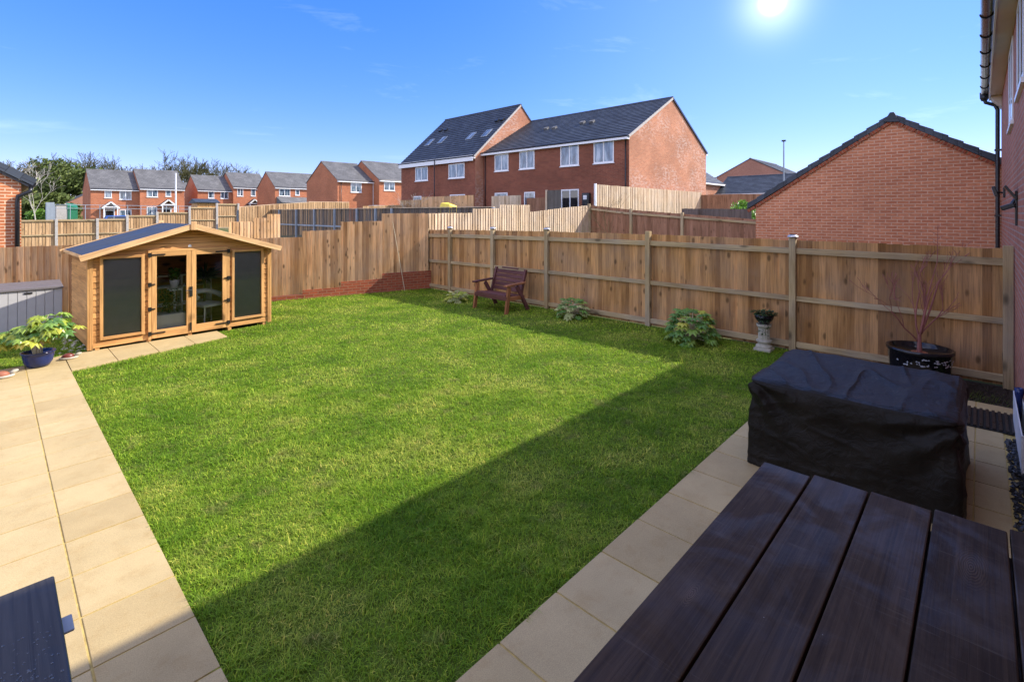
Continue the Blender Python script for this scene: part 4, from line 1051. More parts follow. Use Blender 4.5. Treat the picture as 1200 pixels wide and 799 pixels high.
def fatsia(name, label, pos, R_, H_, n, size, mat='fatsia', alt=None, altfrac=.3, zb=0, stems=True, cat='shrub', low=.1):
    root = thing(name, label, cat, pos); mb = MB(); mb2 = MB(); ms = MB(); pos = Vector(pos)
    for i in range(n):
        an = i*2.4+random.uniform(-.3, .3); f = (i+.5)/n
        rr = R_*math.sqrt(f)*random.uniform(.85, 1.05)
        z = zb+low+(H_-low)*(1-f**1.6)*random.uniform(.85, 1.05)
        p = pos+Vector((math.cos(an)*rr*.75, math.sin(an)*rr*.75, z))
        out = Vector((math.cos(an), math.sin(an), .35-.9*f))
        upv = Vector((math.cos(an)*.5*f, math.sin(an)*.5*f, 1))
        tgt = mb2 if (alt and random.random() < altfrac) else mb
        palmate(tgt, p, out, upv, size*random.uniform(.75, 1.15), random.choice((7, 8, 9)), .3)
        if stems: ms.tube([pos+Vector((random.uniform(-.03, .03), random.uniform(-.03, .03), zb)), pos+Vector((math.cos(an)*rr*.3, math.sin(an)*rr*.3, zb+(z-zb)*.7)), p+out.normalized()*size*.42], [.006, .005, .003], 5, cap=False)
    mb.build('foliage', M[mat], root)
    if alt and mb2.f: mb2.build('pale_leaves', M[alt], root)
    if stems: ms.build('stems', M['stem'], root)
    return root
fatsia('leafy_shrub', 'small pale yellow leaved shrub left of the wooden bench', (8.25, 9.78, -.03), .26, .24, 30, .20, 'fatsia_p', 'fatsia_y', .4)
fatsia('leafy_shrub', 'medium green and cream leaved shrub at the fence, right of the bench', (8.72, 6.45, -.03), .31, .37, 44, .23, 'fatsia', 'fatsia_p', .35)
fatsia('leafy_shrub', 'largest fatsia-like shrub at the foot of the fence, beside the stone column', (8.55, 3.72, -.03), .44, .50, 74, .27, 'fatsia', 'fatsia_y', .25)

# ------------------------------------------------------------------ pots
def pot(name, label, c, prof, mat, n=48, inner=True, cat='plant pot', sx=1, sy=1):
    mb = MB(); mb.lathe(prof, c, n, sx, sy); 
    return tag(mb.build(name, M[mat], smooth=True, origin=c), label, cat)
# blue glazed pot with plant
pc = (.475, 10.06, .002)
pot('plant_pot', 'glossy cobalt blue bowl shaped pot on the patio corner', pc, [(0, .0), (.10, .0), (.125, .01), (.158, .07), (.175, .15), (.182, .20), (.196, .208), (.196, .222), (.180, .222), (.168, .19), (0, .18)], 'blueglaze')
mb = MB(); mb.lathe([(0, .186), (.169, .183)], pc, 24); tag(mb.build('potting_soil', M['soil'], origin=(pc[0], pc[1], .2)), 'dark compost filling the blue pot', 'soil')
FP = thing('potted_shrub', 'bright green hand-leaved shrub growing in the blue pot', 'shrub', (pc[0], pc[1], .2))
ml, my, ms = MB(), MB(), MB(); base = Vector((pc[0], pc[1], .18))
RT = Vector((cs, -cc, 0)); FW = Vector((cc, cs, 0))   # picture right / away
def leafcl(off, size, tgt, upz=.8, out=None):
    p = base+RT*off[0]+FW*off[1]+Vector((0, 0, off[2]))
    o = out or Vector((RT*off[0]+FW*off[1]).to_tuple()); o = Vector(o)+Vector((random.uniform(-.1, .1), random.uniform(-.1, .1), -.08))
    palmate(tgt, p, o, (random.uniform(-.3, .3), random.uniform(-.3, .3), upz), size, random.choice((7, 8)), .35)
heads = [(.14, .05, .60), (.24, -.03, .50), (-.02, .0, .46), (-.16, .03, .40), (.04, -.1, .34), (-.30, -.02, .34), (.30, .02, .42), (-.40, -.06, .22), (.05, -.14, .26), (-.2, -.05, .32), (.2, -.1, .40)]
for hx, hy, hz in heads:
    ms.tube([base+Vector((hx*.12, hy*.12, 0)), base+RT*hx*.25+Vector((0, 0, hz*.5)), base+RT*hx*.8+FW*hy*.8+Vector((0, 0, hz-.03))], [.011, .009, .006], 6)
    nlf = 9 if hz > .3 else 6
    for k in range(nlf):
        a = k*6.283/nlf+random.uniform(-.3, .3); r_ = random.uniform(.03, .13)
        o = Vector((math.cos(a), math.sin(a), -.1))
        leafcl((hx+math.cos(a)*r_, hy+math.sin(a)*r_, hz+random.uniform(-.07, .03)), random.uniform(.20, .28), my if (hz < .3 or random.random() < .3) else ml, out=o)
ml.build('foliage', M['fatsia'], FP); my.build('yellowing_leaves', M['fatsia_y'], FP); ms.build('stems', M['stem'], FP)
# ornaments
def ornament(label, x, y, s, rot, top='maroon'):
    r_ = thing('garden_ornament', label, 'ornament', (x, y, 0)); m = Matrix.Translation((x, y, 0))@Matrix.Rotation(rot, 4, 'Z')
    mb = MB(); mb.lathe([(0, .0), (.10*s, .0), (.125*s, .015), (.13*s, .045*s), (.10*s, .05*s), (0, .04*s)], (x, y, 0), 20, 1.25, .8); mb.build('base', M['stone'], r_, smooth=True)
    mb = MB(); mb.lathe([(.09*s, .045*s), (.095*s, .07*s), (.07*s, .105*s), (.03*s, .125*s), (0, .13*s)], (x-.01, y, 0), 20, 1.15, .8); mb.build('shell', M[top], r_, smooth=True)
    mb = MB(); q = Vector((math.cos(rot), math.sin(rot), 0)); mb.tube([Vector((x, y, .06*s))+q*.1*s, Vector((x, y, .09*s))+q*.16*s, Vector((x, y, .10*s))+q*.21*s], [.03*s, .035*s, .015*s], 10); mb.build('head', M['stone'], r_, smooth=True)
p = onZ(79, 422); ornament('small dark red tortoise-like ornament on the slabs by the summerhouse corner', p.x+.02, p.y+.06, .72, -.1)
p = onZ(3, 443); ornament('small white and brown ornament at the left edge of the patio', p.x, p.y, .75, .2, 'rust')
# loose stones beside the shed
mb = MB()
for k in range(60):
    x, y = .95+random.gauss(0, .07), random.uniform(10.65, 12.2); r_ = random.uniform(.02, .055); b0 = len(mb.v)
    for v in ((1, 0, 0), (-1, 0, 0), (0, 1, 0), (0, -1, 0), (0, 0, .6)): mb.v.append((x+v[0]*r_, y+v[1]*r_*random.uniform(.7, 1.3), -.03+v[2]*r_))
    for f in ((0, 2, 4), (2, 1, 4), (1, 3, 4), (3, 0, 4)): mb.f.append(tuple(b0+i for i in f)); mb.uv.append([(0, 0)]*3); mb.r.append(random.random())
tag(mb.build('rubble', M['stone']), 'loose stones along the shaded side of the summerhouse', 'rubble', kind='stuff')

# storage box
def storage():
    x0, x1, y0, y1 = -.42, .98, 13.35, 14.0
    r_ = thing('storage_box', 'light grey resin storage box with a darker lid by the rear fence', 'storage box', ((x0+x1)/2, (y0+y1)/2, -.03))
    mb = MB(); n = 11
    mb.box(x0+.02, x1-.02, y0+.015, y1, -.03, .76)
    for i in range(n):
        a = x0+(x1-x0)*i/n; mb.box(a+.004, a+(x1-x0)/n-.004, y0, y0+.02, -.02, .76)
    for i in range(5):
        a = y0+.02+(y1-y0-.02)*i/5; mb.box(x1-.021, x1, a+.004, a+(y1-y0)/5-.006, -.02, .76)
    mb.build('body', M['greyplastic'], r_, bevel=.003)
    mb = MB(); mb.hexa([(x0-.02, y0-.03, .76), (x1+.02, y0-.03, .76), (x1+.02, y1+.02, .76), (x0-.02, y1+.02, .76), (x0-.01, y0-.02, .81), (x1+.01, y0-.02, .81), (x1+.01, y1+.01, .87), (x0-.01, y1+.01, .87)]); mb.build('lid', M['greylid'], r_, bevel=.01)
    mb = MB(); mb.box(.43, .55, y0-.012, y0-.001, .69, .72); mb.build('latch', M['black'], r_)
storage()

# summerhouse contents
def mshed(mb, *a, **k): mb.box(*a, M=MS, **k)
q = in_sh(1.27, .55, .085)
r_ = thing('planter', 'white trough planter behind the left glazed door', 'planter', q); mb = MB(); mb.box(.92, 1.40, .10, .42, .085, .42, MS); mb.build('body', M['white'], r_, bevel=.01)
r_ = thing('house_plant', 'bushy dark plant growing in the white trough', 'plant', in_sh(1.25, .55, .4)); mb = MB()
for i in range(260):
    a = random.uniform(0, 6.28); rr = random.uniform(0, .22); z = .4+random.uniform(0, .42)
    p = in_sh(1.14+math.cos(a)*rr, .27+math.sin(a)*rr*.6, z); d = Vector((random.uniform(-1, 1), random.uniform(-1, 1), random.uniform(-.3, .8))).normalized()*.06; s_ = d.cross(Vector((0, 0, 1))).normalized()*.02
    mb.poly([p, p+d*.5+s_, p+d, p+d*.5-s_])
mb.build('foliage', M['darkleaf'], r_)
r_ = thing('shelf_unit', 'pale shelf unit inside the summerhouse', 'shelf', in_sh(1.45, 1.5, .085)); mb = MB()
for z in (.08, .42, .78, 1.0): mb.box(1.0, 2.1, 1.0, 1.3, z, z+.03, MS)
for u in (1.0, 1.55, 2.07): mb.box(u, u+.03, 1.0, 1.3, .08, 1.0, MS)
mb.build('shelves', M['white'], r_)
r_ = thing('small_plant', 'bright green small plant in a white pot seen through the left door', 'plant', in_sh(1.42, .9, .8)); mb = MB()
for i in range(90):
    a = random.uniform(0, 6.28); p = in_sh(1.32+math.cos(a)*.06, .55+math.sin(a)*.06, .98+random.uniform(-.02, .2)); d = Vector((math.cos(a), math.sin(a), 1)).normalized()*.07; s_ = d.cross(Vector((0, 0, 1))).normalized()*.025
    mb.poly([p, p+d*.5+s_, p+d, p+d*.5-s_])
mb.build('foliage', M['brightbush'], r_)
mb = MB(); c = in_sh(1.32, .55, .82); mb.lathe([(0, 0), (.06, 0), (.08, .17), (.07, .17), (0, .15)], c, 16); mb.build('pot', M['white'], r_, smooth=True)
mb = MB(); mb.box(1.22, 1.42, .46, .64, .785, .815, MS); mb.box(1.305, 1.335, .53, .57, .085, .79, MS)
tag(mb.build('plant_stand', M['white'], origin=in_sh(1.4, .95, .085)), 'slim white stand holding the bright green plant', 'stand')
def chair(label, u, v, rot):
    o = in_sh(u, v, .085); r_ = thing('tub_chair', label, 'chair', o); m = Matrix.Translation(o)@Matrix.Rotation(SH_A+rot, 4, 'Z')
    mb = MB(); mb.box(-.22, .22, -.2, .22, .36, .42, m); mb.build('seat', M['white'], r_, bevel=.02)
    mb = MB(); pts = [m@Vector((.24*math.cos(a), .24*math.sin(a), .55+.08*math.sin(a))) for a in [R(-10+i*20) for i in range(11)]]; mb.tube(pts, .05, 8); mb.build('backrest', M['white'], r_, smooth=True)
    for a, b in ((-.18, -.16), (.18, -.16), (-.18, .18), (.18, .18)):
        mb = MB(); mb.tube([m@Vector((a*1.1, b*1.1, 0)), m@Vector((a, b, .37))], .014, 8); mb.build('leg', M['white'], r_)
chair('white tub chair behind the right glazed door', 1.84, .36, .3)
r_ = thing('spiky_plant', 'dark spiky leaved plant inside the right glazed door', 'plant', in_sh(1.85, 1.1, .085)); mb = MB()
for i in range(60):
    a = random.uniform(0, 6.28); el = random.uniform(.1, 1.4); p = in_sh(1.85, .62, .95); d = Vector((math.cos(a)*math.cos(el), math.sin(a)*math.cos(el), math.sin(el)))*random.uniform(.25, .45); s_ = d.cross(Vector((0, 0, 1))).normalized()*.014
    mb.poly([p-s_, p+s_, p+d*.6+s_, p+d-Vector((0, 0, .08)), p+d*.6-s_])
mb.build('foliage', M['darkleaf'], r_); mb = MB(); c = in_sh(1.85, .62, .085); mb.tube([c, c+Vector((0, 0, .9))], .025, 8); mb.build('trunk', M['bark'], r_)

# ------------------------------------------------------------------ bench
def bench():
    r_ = thing('garden_bench', 'dark stained two-seat wooden bench standing on the lawn by the fence', 'bench', (0, 0, 0))
    # local: x along the seat, y to the rear (towards the fence)
    W = 1.10
    mb = MB()
    for i, y in enumerate((-.30, -.185, -.07, .045, .155)): mb.bar((-W/2+.05, y, .40-.012*i), (W/2-.05, y, .40-.012*i), .105, .035)
    mb.build('seat', M['bench'], r_, bevel=.006)
    mb = MB()
    for i in range(5):
        z = .47+i*.098; y = .20+i*.028; crown = .02 if i == 4 else 0
        mb.bar((-W/2+.03, y, z), (W/2-.03, y, z), .032, .09, up=(0, .28, 1))
    mb.bar((-W/4, .30, .955), (W/4, .30, .955), .032, .035, up=(0, .28, 1))
    mb.build('backrest', M['bench'], r_, bevel=.008)
    for s in (-1, 1):
        mb = MB(); mb.bar((s*W/2, -.36, .0), (s*W/2, -.27, .61), .06, .085, up=(0, 1, 0)); mb.build('front_leg', M['bench_l'] , r_, bevel=.006)
        mb = MB(); mb.bar((s*W/2, .36, .0), (s*W/2, -.02, .60), .055, .085, up=(0, 1, 0)); mb.build('rear_leg', M['bench'], r_, bevel=.006)
        mb = MB(); mb.bar((s*(W/2-.05), .14, .34), (s*(W/2-.05), .33, .95), .05, .07, up=(0, 1, 0)); mb.build('back_post', M['bench'], r_, bevel=.006)
        mb = MB(); mb.bar((s*W/2, -.40, .635), (s*W/2, .22, .665), .10, .04); mb.build('armrest', M['bench'] if s == -1 else M['bench_l'], r_, bevel=.01)
        mb = MB(); mb.bar((s*(W/2-.01), -.30, .34), (s*(W/2-.01), .22, .33), .05, .09); mb.build('side_rail', M['bench_l'], r_, bevel=.004)
    mb = MB(); mb.bar((-W/2, -.345, .345), (W/2, -.345, .345), .035, .085); mb.build('front_rail', M['bench'], r_, bevel=.004)
    return r_
b_ = bench(); b_.location = (8.35, 8.28, -.03); b_.rotation_euler.z = R(-90-2)

# ------------------------------------------------------------------ stone column with ivy bowl
cx, cy = 8.86, 2.62
r_ = thing('stone_column', 'short weathered stone column plinth beside the capped fence post', 'plinth', (cx, cy, -.03))
mb = MB(); m = Matrix.Translation((cx, cy, 0)); mb.box(-.13, .13, -.13, .13, -.05, .02, m, wood=False); mb.build('base', M['stone'], r_, bevel=.01)
mb = MB(); mb.lathe([(.125, .02), (.125, .05), (.095, .08), (.09, .1), (.12, .12), (.12, .14), (.09, .16), (.085, .34), (.10, .36), (.115, .38), (.115, .41), (0, .41)], (cx, cy, 0), 32)
# flutes
for i, v in enumerate(mb.v):
    k = i % 32
    if .15 < v[2] < .35 and k % 2: mb.v[i] = (cx+(v[0]-cx)*.9, cy+(v[1]-cy)*.9, v[2])
mb.build('shaft', M['stone'], r_, smooth=False)
r_ = thing('planter_bowl', 'dark bowl of trailing ivy on top of the stone column', 'planter', (cx, cy, .41))
mb = MB(); mb.lathe([(0, .412), (.07, .412), (.14, .50), (.155, .57), (.145, .57), (.0, .55)], (cx, cy, 0), 24); mb.build('bowl', M['blackglaze'], r_, smooth=True)
mb = MB()
for i in range(420):
    a = random.uniform(0, 6.28); rr = .19*math.sqrt(random.random()); z = .58+.07*random.random()*(1-rr/.22)
    if i % 7 == 0: a = R(190)+random.gauss(0, .25); rr = .16+random.uniform(0, .07); z = random.uniform(.25, .6)
    p = Vector((cx+math.cos(a)*rr, cy+math.sin(a)*rr, z)); d = Vector((math.cos(a)+random.uniform(-.6, .6), math.sin(a)+random.uniform(-.6, .6), random.uniform(-.6, .7))).normalized()*random.uniform(.03, .05); s_ = d.cross(Vector((0, 0, 1))).normalized()*.016
    mb.poly([p-s_*.5, p+d*.4-s_, p+d, p+d*.4+s_])
mb.build('foliage', M['darkleaf'], r_)

# ------------------------------------------------------------------ bare trees
def branch(mb, p, d, L, r, depth, maxd, spread=.55, up=.15, seg=3, n=5, split=(2, 3), tips=None, wob=.18, minr=.001, shrink=.72):
    pts = [p]; rad = [r]; cur = Vector(p); dd = Vector(d).normalized()
    for i in range(seg):
        dd = (dd+Vector((random.gauss(0, wob), random.gauss(0, wob), random.gauss(0, wob)+up*.3))).normalized()
        cur = cur+dd*L/seg; pts.append(cur.copy()); rad.append(max(minr, r*(1-.4*(i+1)/seg)))
    mb.tube(pts, rad, n if depth < 3 else 3, cap=False, rnd=random.random())
    if depth >= maxd:
        return
    k = random.randint(*split)
    for j in range(k):
        i = random.choice(range(1, len(pts))) if j else len(pts)-1
        ax = Vector((random.gauss(0, 1), random.gauss(0, 1), random.gauss(0, .6))).normalized()
        nd = (dd+ax*spread*random.uniform(.7, 1.4)+Vector((0, 0, up))).normalized()
        branch(mb, pts[i], nd, L*shrink*random.uniform(.8, 1.15), max(minr, rad[i]*random.uniform(.55, .72)), depth+1, maxd, spread, up, max(2, seg-1), n, split, tips, wob, minr, shrink)
# potted acer
ac = Vector((8.60, .60, 0))
mb = MB(); mb.lathe([(0, -.04), (.27, -.04), (.29, 0), (.325, .2), (.345, .40), (.365, .41), (.365, .45), (.335, .45), (.325, .40), (0, .38)], ac, 48)
pt = tag(mb.build('plant_pot', M['blackglaze'], smooth=True, origin=ac), 'wide black glazed pot behind the covered furniture', 'plant pot')
mb = MB()
for i in range(34):
    a = R(200+random.uniform(-60, 60)); z = .32+random.uniform(-.05, .05); rr = .337+(z-.2)*.1+.004
    for k in range(2):
        t_ = a+random.uniform(-.05, .05); 
        p = ac+Vector((math.cos(t_)*rr, math.sin(t_)*rr, z+random.uniform(-.01, .01))); u = Vector((-math.sin(t_), math.cos(t_), 0)); w = random.uniform(.006, .022)
        mb.poly([p-u*w, p+Vector((0, 0, -.008)), p+u*w, p+Vector((0, 0, .01))])
ep = mb.build('embossed_pattern', plain('pale_glaze_pattern', (.4, .42, .46), .3), pt); ep['kind'] = 'stuff'
mb = MB(); mb.lathe([(0, .386), (.326, .384)], ac, 24); tag(mb.build('potting_soil', M['rust'], origin=(ac.x, ac.y, .38)), 'brown mulch on top of the black pot', 'mulch')
r_ = thing('acer_tree', 'bare reddish twigged small tree growing in the black pot', 'tree', (ac.x, ac.y, .38)); mb = MB()
random.seed(21)
tp = ac+Vector((0, 0, .38))
mb.tube([tp, tp+Vector((.0, .0, .12)), tp+Vector((.01, .0, .24))], [.03, .024, .02], 8, cap=False)
st = tp+Vector((.01, 0, .22))
specs = [(.0, .62, .012, RT*.05+Vector((0, 0, 1))), (.0, .75, .013, RT*.22+Vector((0, 0, 1))), (-.03, .62, .011, RT*-.14+Vector((0, 0, 1))), (.02, .55, .009, RT*.35+FW*.15+Vector((0, 0, 1))), (-.10, .62, .009, RT*-1.0+FW*-.1+Vector((0, 0, 1.0))), (.0, .5, .009, RT*.7+Vector((0, 0, .9)))]
for dz, L, r0_, d in specs: branch(mb, st+Vector((0, 0, dz)), d, L*1.0, r0_*1.1, 0, 3, .42, .10, 4, 6, (2, 4), wob=.12, minr=.0028, shrink=.60)
mb.tube([st, st+RT*.10+Vector((0, 0, .5)), st+RT*.24+Vector((0, 0, 1.0)), st+RT*.25+Vector((0, 0, 1.5))], [.011, .008, .005, .0025], 5)
for k in range(8):
    p = st+RT*.25+Vector((0, 0, 1.1+k*.05)); mb.tube([p, p+RT*random.uniform(-.12, .12)+Vector((0, 0, .07))], [.003, .0018], 3)
mb.build('branches', M['acerbark'], r_)

# distant bare trees and evergreens
def bare_tree(label, x, y, H, spread, seed, zb=0, name='bare_tree', mat='bark', maxd=5, group=None, thick=1.0, minr=.03, nb=6):
    random.seed(seed); r_ = thing(name, label, 'tree', (x, y, zb), group)
    mb = MB(); tr_h = H*.28; r0_ = H*.022*thick
    mb.tube([(x, y, zb-.2), (x+.1, y, zb+tr_h*.5), (x, y, zb+tr_h)], [r0_*1.2, r0_, r0_*.85], 7); mb.build('trunk', M[mat], r_)
    mb = MB()
    for k in range(nb):
        a = k*6.283/nb+random.uniform(-.4, .4)
        branch(mb, Vector((x, y, zb+tr_h*random.uniform(.8, 1.0))), Vector((math.cos(a)*spread, math.sin(a)*spread, 1)), H*.30, r0_*.55, 0, maxd, .60, .10, 3, 4, (2, 4) if maxd > 4 else (2, 3), wob=.12, minr=minr, shrink=.74)
    mb.build('crown', M[mat], r_)
    return r_
def leafy(label, x, y, w, h, zb, seed, mat='ever', n=5200, cat='tree', name='evergreen_tree', leaf=.34, group=None, trunk=True):
    random.seed(seed); r_ = thing(name, label, cat, (x, y, zb), group)
    if trunk:
        mb = MB(); mb.tube([(x, y, zb-.2), (x+.1, y, zb+h*.35), (x, y, zb+h*.7)], [h*.03, h*.022, h*.008], 7); mb.build('trunk', M['bark'], r_)
    mb = MB(); cl = []
    for k in range(34):
        u = random.random(); a = random.uniform(0, 6.28)
        rr = w/2*math.sqrt(random.random())*(1-.55*u**2); cl.append((x+math.cos(a)*rr, y+math.sin(a)*rr, zb+h*(.12+.82*u), w*random.uniform(.10, .2)))
    for i in range(n):
        c = random.choice(cl); v = Vector((random.gauss(0, 1), random.gauss(0, 1), random.gauss(0, 1))).normalized()*c[3]*random.uniform(.6, 1.08)
        p = Vector(c[:3])+Vector((v.x, v.y, v.z*.75)); nrm = Vector((random.gauss(0, 1), random.gauss(0, 1), random.gauss(.4, 1))).normalized()
        a_ = nrm.orthogonal().normalized()*leaf*random.uniform(.5, 1); b_ = nrm.cross(a_).normalized()*leaf*random.uniform(.25, .5)
        mb.poly([p-a_, p-b_*.9, p+a_, p+b_], rnd=min(1, max(0, .5+.45*v.z/c[3]*0+random.gauss(0, .22))))
    mb.build('crown' if trunk else 'foliage', M[mat], r_)
    return r_
BT = 'bare trees on the skyline behind the distant houses'
def tree_at(px, Y, H, sp, seed, label, **kw):
    p = onY(px, Y); bare_tree(label, p.x, p.y, H*.88, sp, seed, group=BT, **kw)
tree_at(213, 125, 15.8, .85, 3, 'broadest bare tree on the skyline, between the second and third distant roofs', thick=1.1)
tree_at(191, 132, 12.5, .8, 4, 'bare tree at the left shoulder of the broadest one')
tree_at(246, 125, 14.6, .8, 5, 'bare tree over the third distant roof')
tree_at(272, 128, 14.0, .8, 6, 'bare tree over the fourth distant roof')
tree_at(294, 130, 12.6, .8, 8, 'low bare tree at the right end of the skyline trees')
for i, (px, H) in enumerate(((8, 13.0), (30, 12.2), (58, 12.6), (84, 12.8), (108, 14.2), (130, 14.0), (152, 13.6), (172, 12.2))):
    tree_at(px, 135, H, .85, 30+i, ['bare tree over the left garage roof', 'bare tree just right of the left garage', 'bare tree behind the left of the evergreens', 'bare tree behind the right of the evergreens',
            'bare tree over the left edge of the first distant roof', 'bare tree over the middle of the first distant roof', 'bare tree over the right of the first distant roof', 'bare tree over the second distant roof'][i], maxd=5)
EG = 'evergreen and scrub trees left of the distant row'
for i, (px, Y, w, h, m, lab) in enumerate((
        (70, 112, 10, 10.6, 'ever', 'tallest dense green tree left of the distant row'), (90, 106, 9, 9.6, 'ever', 'dense green tree touching the first distant gable'),
        (50, 116, 8, 9.4, 'olive', 'olive brown scrub tree between the green tree and the birch'), (30, 100, 7, 6.6, 'ever', 'low dark green tree beside the left garage'),
        (42, 96, 6, 4.4, 'olive', 'low olive scrub in front of the birch trunk'), (60, 92, 8, 4.2, 'ever', 'low green thicket behind the grey and green sheds'), (15, 118, 9, 9.2, 'olive', 'olive scrub tree behind the left garage'))):
    p = onY(px, Y); leafy(lab, p.x, p.y, w, h, .3, 50+i, m, group=EG, leaf=.42)
p = onY(44, 88); leafy('small bright yellow-green bush above the far fence', p.x, p.y, 2.6, 1.9, .7, 70, 'brightbush', 700, 'bush', 'bush', .25, trunk=False)
p = onY(40, 80); bare_tree('slim pale barked birch in front of the evergreens', p.x, p.y, 7.2, .3, 77, .5, 'birch_tree', 'birch', 4, thick=.4, minr=.012, nb=4)
p = onX(866, 21.5); leafy('bright green bush behind the fences, left of the near brick gable', p.x, p.y, 1.75, 1.55, 1.25, 71, 'brightbush', 2600, 'bush', 'bush', .1, trunk=False)
p = onX(716, 14.5); bare_tree('thin bare sapling behind the right-hand fence, left of the wide post', p.x, p.y, 2.9, .3, 81, .2, 'bare_sapling', 'bark', 3, thick=.22, minr=.003, nb=3)
p = onX(482, 20.0); bare_tree('small bare sapling in front of the tall slate roofed house', p.x, p.y, 3.0, .7, 82, 1.0, 'bare_sapling', 'birch', 3, thick=.3, minr=.004, nb=4)
random.seed(99)
# ------------------------------------------------------------------ small far things
p = onY(140, 62, 254)
CR = thing('parked_car', 'blue car parked in front of the first distant porch', 'car', (p.x, 62, .6)); z = .62
mb = MB(); L2 = 1.9
mb.hexa([(p.x-L2, 61.2, z+.3), (p.x+L2, 61.2, z+.3), (p.x+L2, 62.8, z+.3), (p.x-L2, 62.8, z+.3), (p.x-L2+.05, 61.25, z+.85), (p.x+L2-.1, 61.25, z+.85), (p.x+L2-.1, 62.75, z+.85), (p.x-L2+.05, 62.75, z+.85)])
mb.hexa([(p.x-1.3, 61.27, z+.852), (p.x+.9, 61.27, z+.852), (p.x+.9, 62.73, z+.852), (p.x-1.3, 62.73, z+.852), (p.x-1.0, 61.4, z+1.4), (p.x+.4, 61.4, z+1.4), (p.x+.4, 62.6, z+1.4), (p.x-1.0, 62.6, z+1.4)]); mb.build('body', M['blue_paint'], CR, bevel=.06)
mb = MB(); mb.hexa([(p.x-1.1, 61.24, z+.9), (p.x+.75, 61.24, z+.9), (p.x+.75, 61.30, z+.9), (p.x-1.1, 61.30, z+.9), (p.x-.95, 61.34, z+1.33), (p.x+.4, 61.34, z+1.33), (p.x+.4, 61.4, z+1.33), (p.x-.95, 61.4, z+1.33)]); mb.build('side_window', M['pane_dark'], CR)
for dx in (-1.2, 1.2):
    for y in (61.2, 62.8):
        mb = MB(); mb.tube([(p.x+dx, y-.1, z+.3), (p.x+dx, y+.1, z+.3)], .31, 16); mb.build('wheel', M['tyre'], CR)
p = onY(59.5, 60, 256)
mb = MB(); a, b = onY(54.5, 60).x, onY(64, 60).x
for i in range(6): mb.box(a+(b-a)*i/6, a+(b-a)*(i+.9)/6, 60, 61.2, .6, 3.22)
tag(mb.build('metal_cabinet', M['lgrey'], origin=(p.x, 60, .6)), 'grey ribbed metal cabinet above the far fence, left of the green one', 'cabinet')
a, b = onY(80, 60).x, onY(91, 60).x
GS = thing('green_container', 'green metal container with a sloping lid above the far fence', 'container', ((a+b)/2, 60, .6))
mb = MB(); mb.box(a, b, 60, 61.3, .6, 2.6); mb.build('body', M['green_paint'], GS, bevel=.03)
mb = MB(); mb.hexa([(a-.03, 59.95, 2.6), (b+.03, 59.95, 2.6), (b+.03, 61.35, 2.6), (a-.03, 61.35, 2.6), (a-.03, 59.95, 2.95), (b+.03, 59.95, 2.75), (b+.03, 61.35, 3.1), (a-.03, 61.35, 3.2)]); mb.build('lid', M['green_paint'], GS)
a, b = onY(66, 63).x, onY(79, 63).x
mb = MB(); mb.box(a, b, 63, 64.2, .6, 2.95); tag(mb.build('grey_shed', M['concrete'], origin=((a+b)/2, 63, .6)), 'pale grey store between the ribbed cabinet and the green container', 'store')
WF = thing('wire_fence', 'thin pale metal rail fence in front of the distant row', 'railing', (onY(64, 56).x, 56, .6))
a, b = onY(64, 56).x, onY(236, 56).x
for z in (2.92, 2.62): mb = MB(); mb.tube([(a, 56, z+.05), (b, 56, z)], .025, 6); mb.build('rail', M['lgrey'], WF)
for i in range(12): x = a+(b-a)*i/11; mb = MB(); mb.tube([(x, 56, .5), (x, 56, 2.98)], .028, 6); mb.build('post', M['lgrey'], WF)
a, b = onX(512, 19.0, 243), onX(525, 19.0, 237)
mb = MB(); ym = (a.y+b.y)/2; mb.hexa([(19, b.y, 2.2), (20, b.y, 2.2), (20, a.y, 2.2), (19, a.y, 2.2), (19.2, b.y+.1, 2.82), (19.8, b.y+.1, 2.7), (19.8, a.y-.1, 2.95), (19.2, a.y-.1, 2.9)])
tag(mb.build('tarpaulin', M['yellow'], bevel=.06, origin=(19.5, ym, 2.2)), 'crumpled yellow tarpaulin showing above the grey fence', 'tarpaulin')
a, b = onY(246, 52).x, onY(256, 52).x
OS = thing('timber_shed', 'orange timber shed with a dark roof below the distant row', 'shed', ((a+b)/2, 52, .8))
mb = MB(); mb.box(a-1.0, b, 52, 54, .8, 3.25); mb.build('wall', M['shed_wood'], OS)
mb = MB(); mb.hexa([(a-1.2, 51.8, 3.2), (b+.1, 51.8, 3.2), (b+.1, 54.2, 3.2), (a-1.2, 54.2, 3.2), (a-1.2, 51.8, 3.27), (b+.1, 51.8, 3.27), (b+.1, 53, 3.6), (a-1.2, 53, 3.6)]); mb.build('roof', M['slate'], OS)

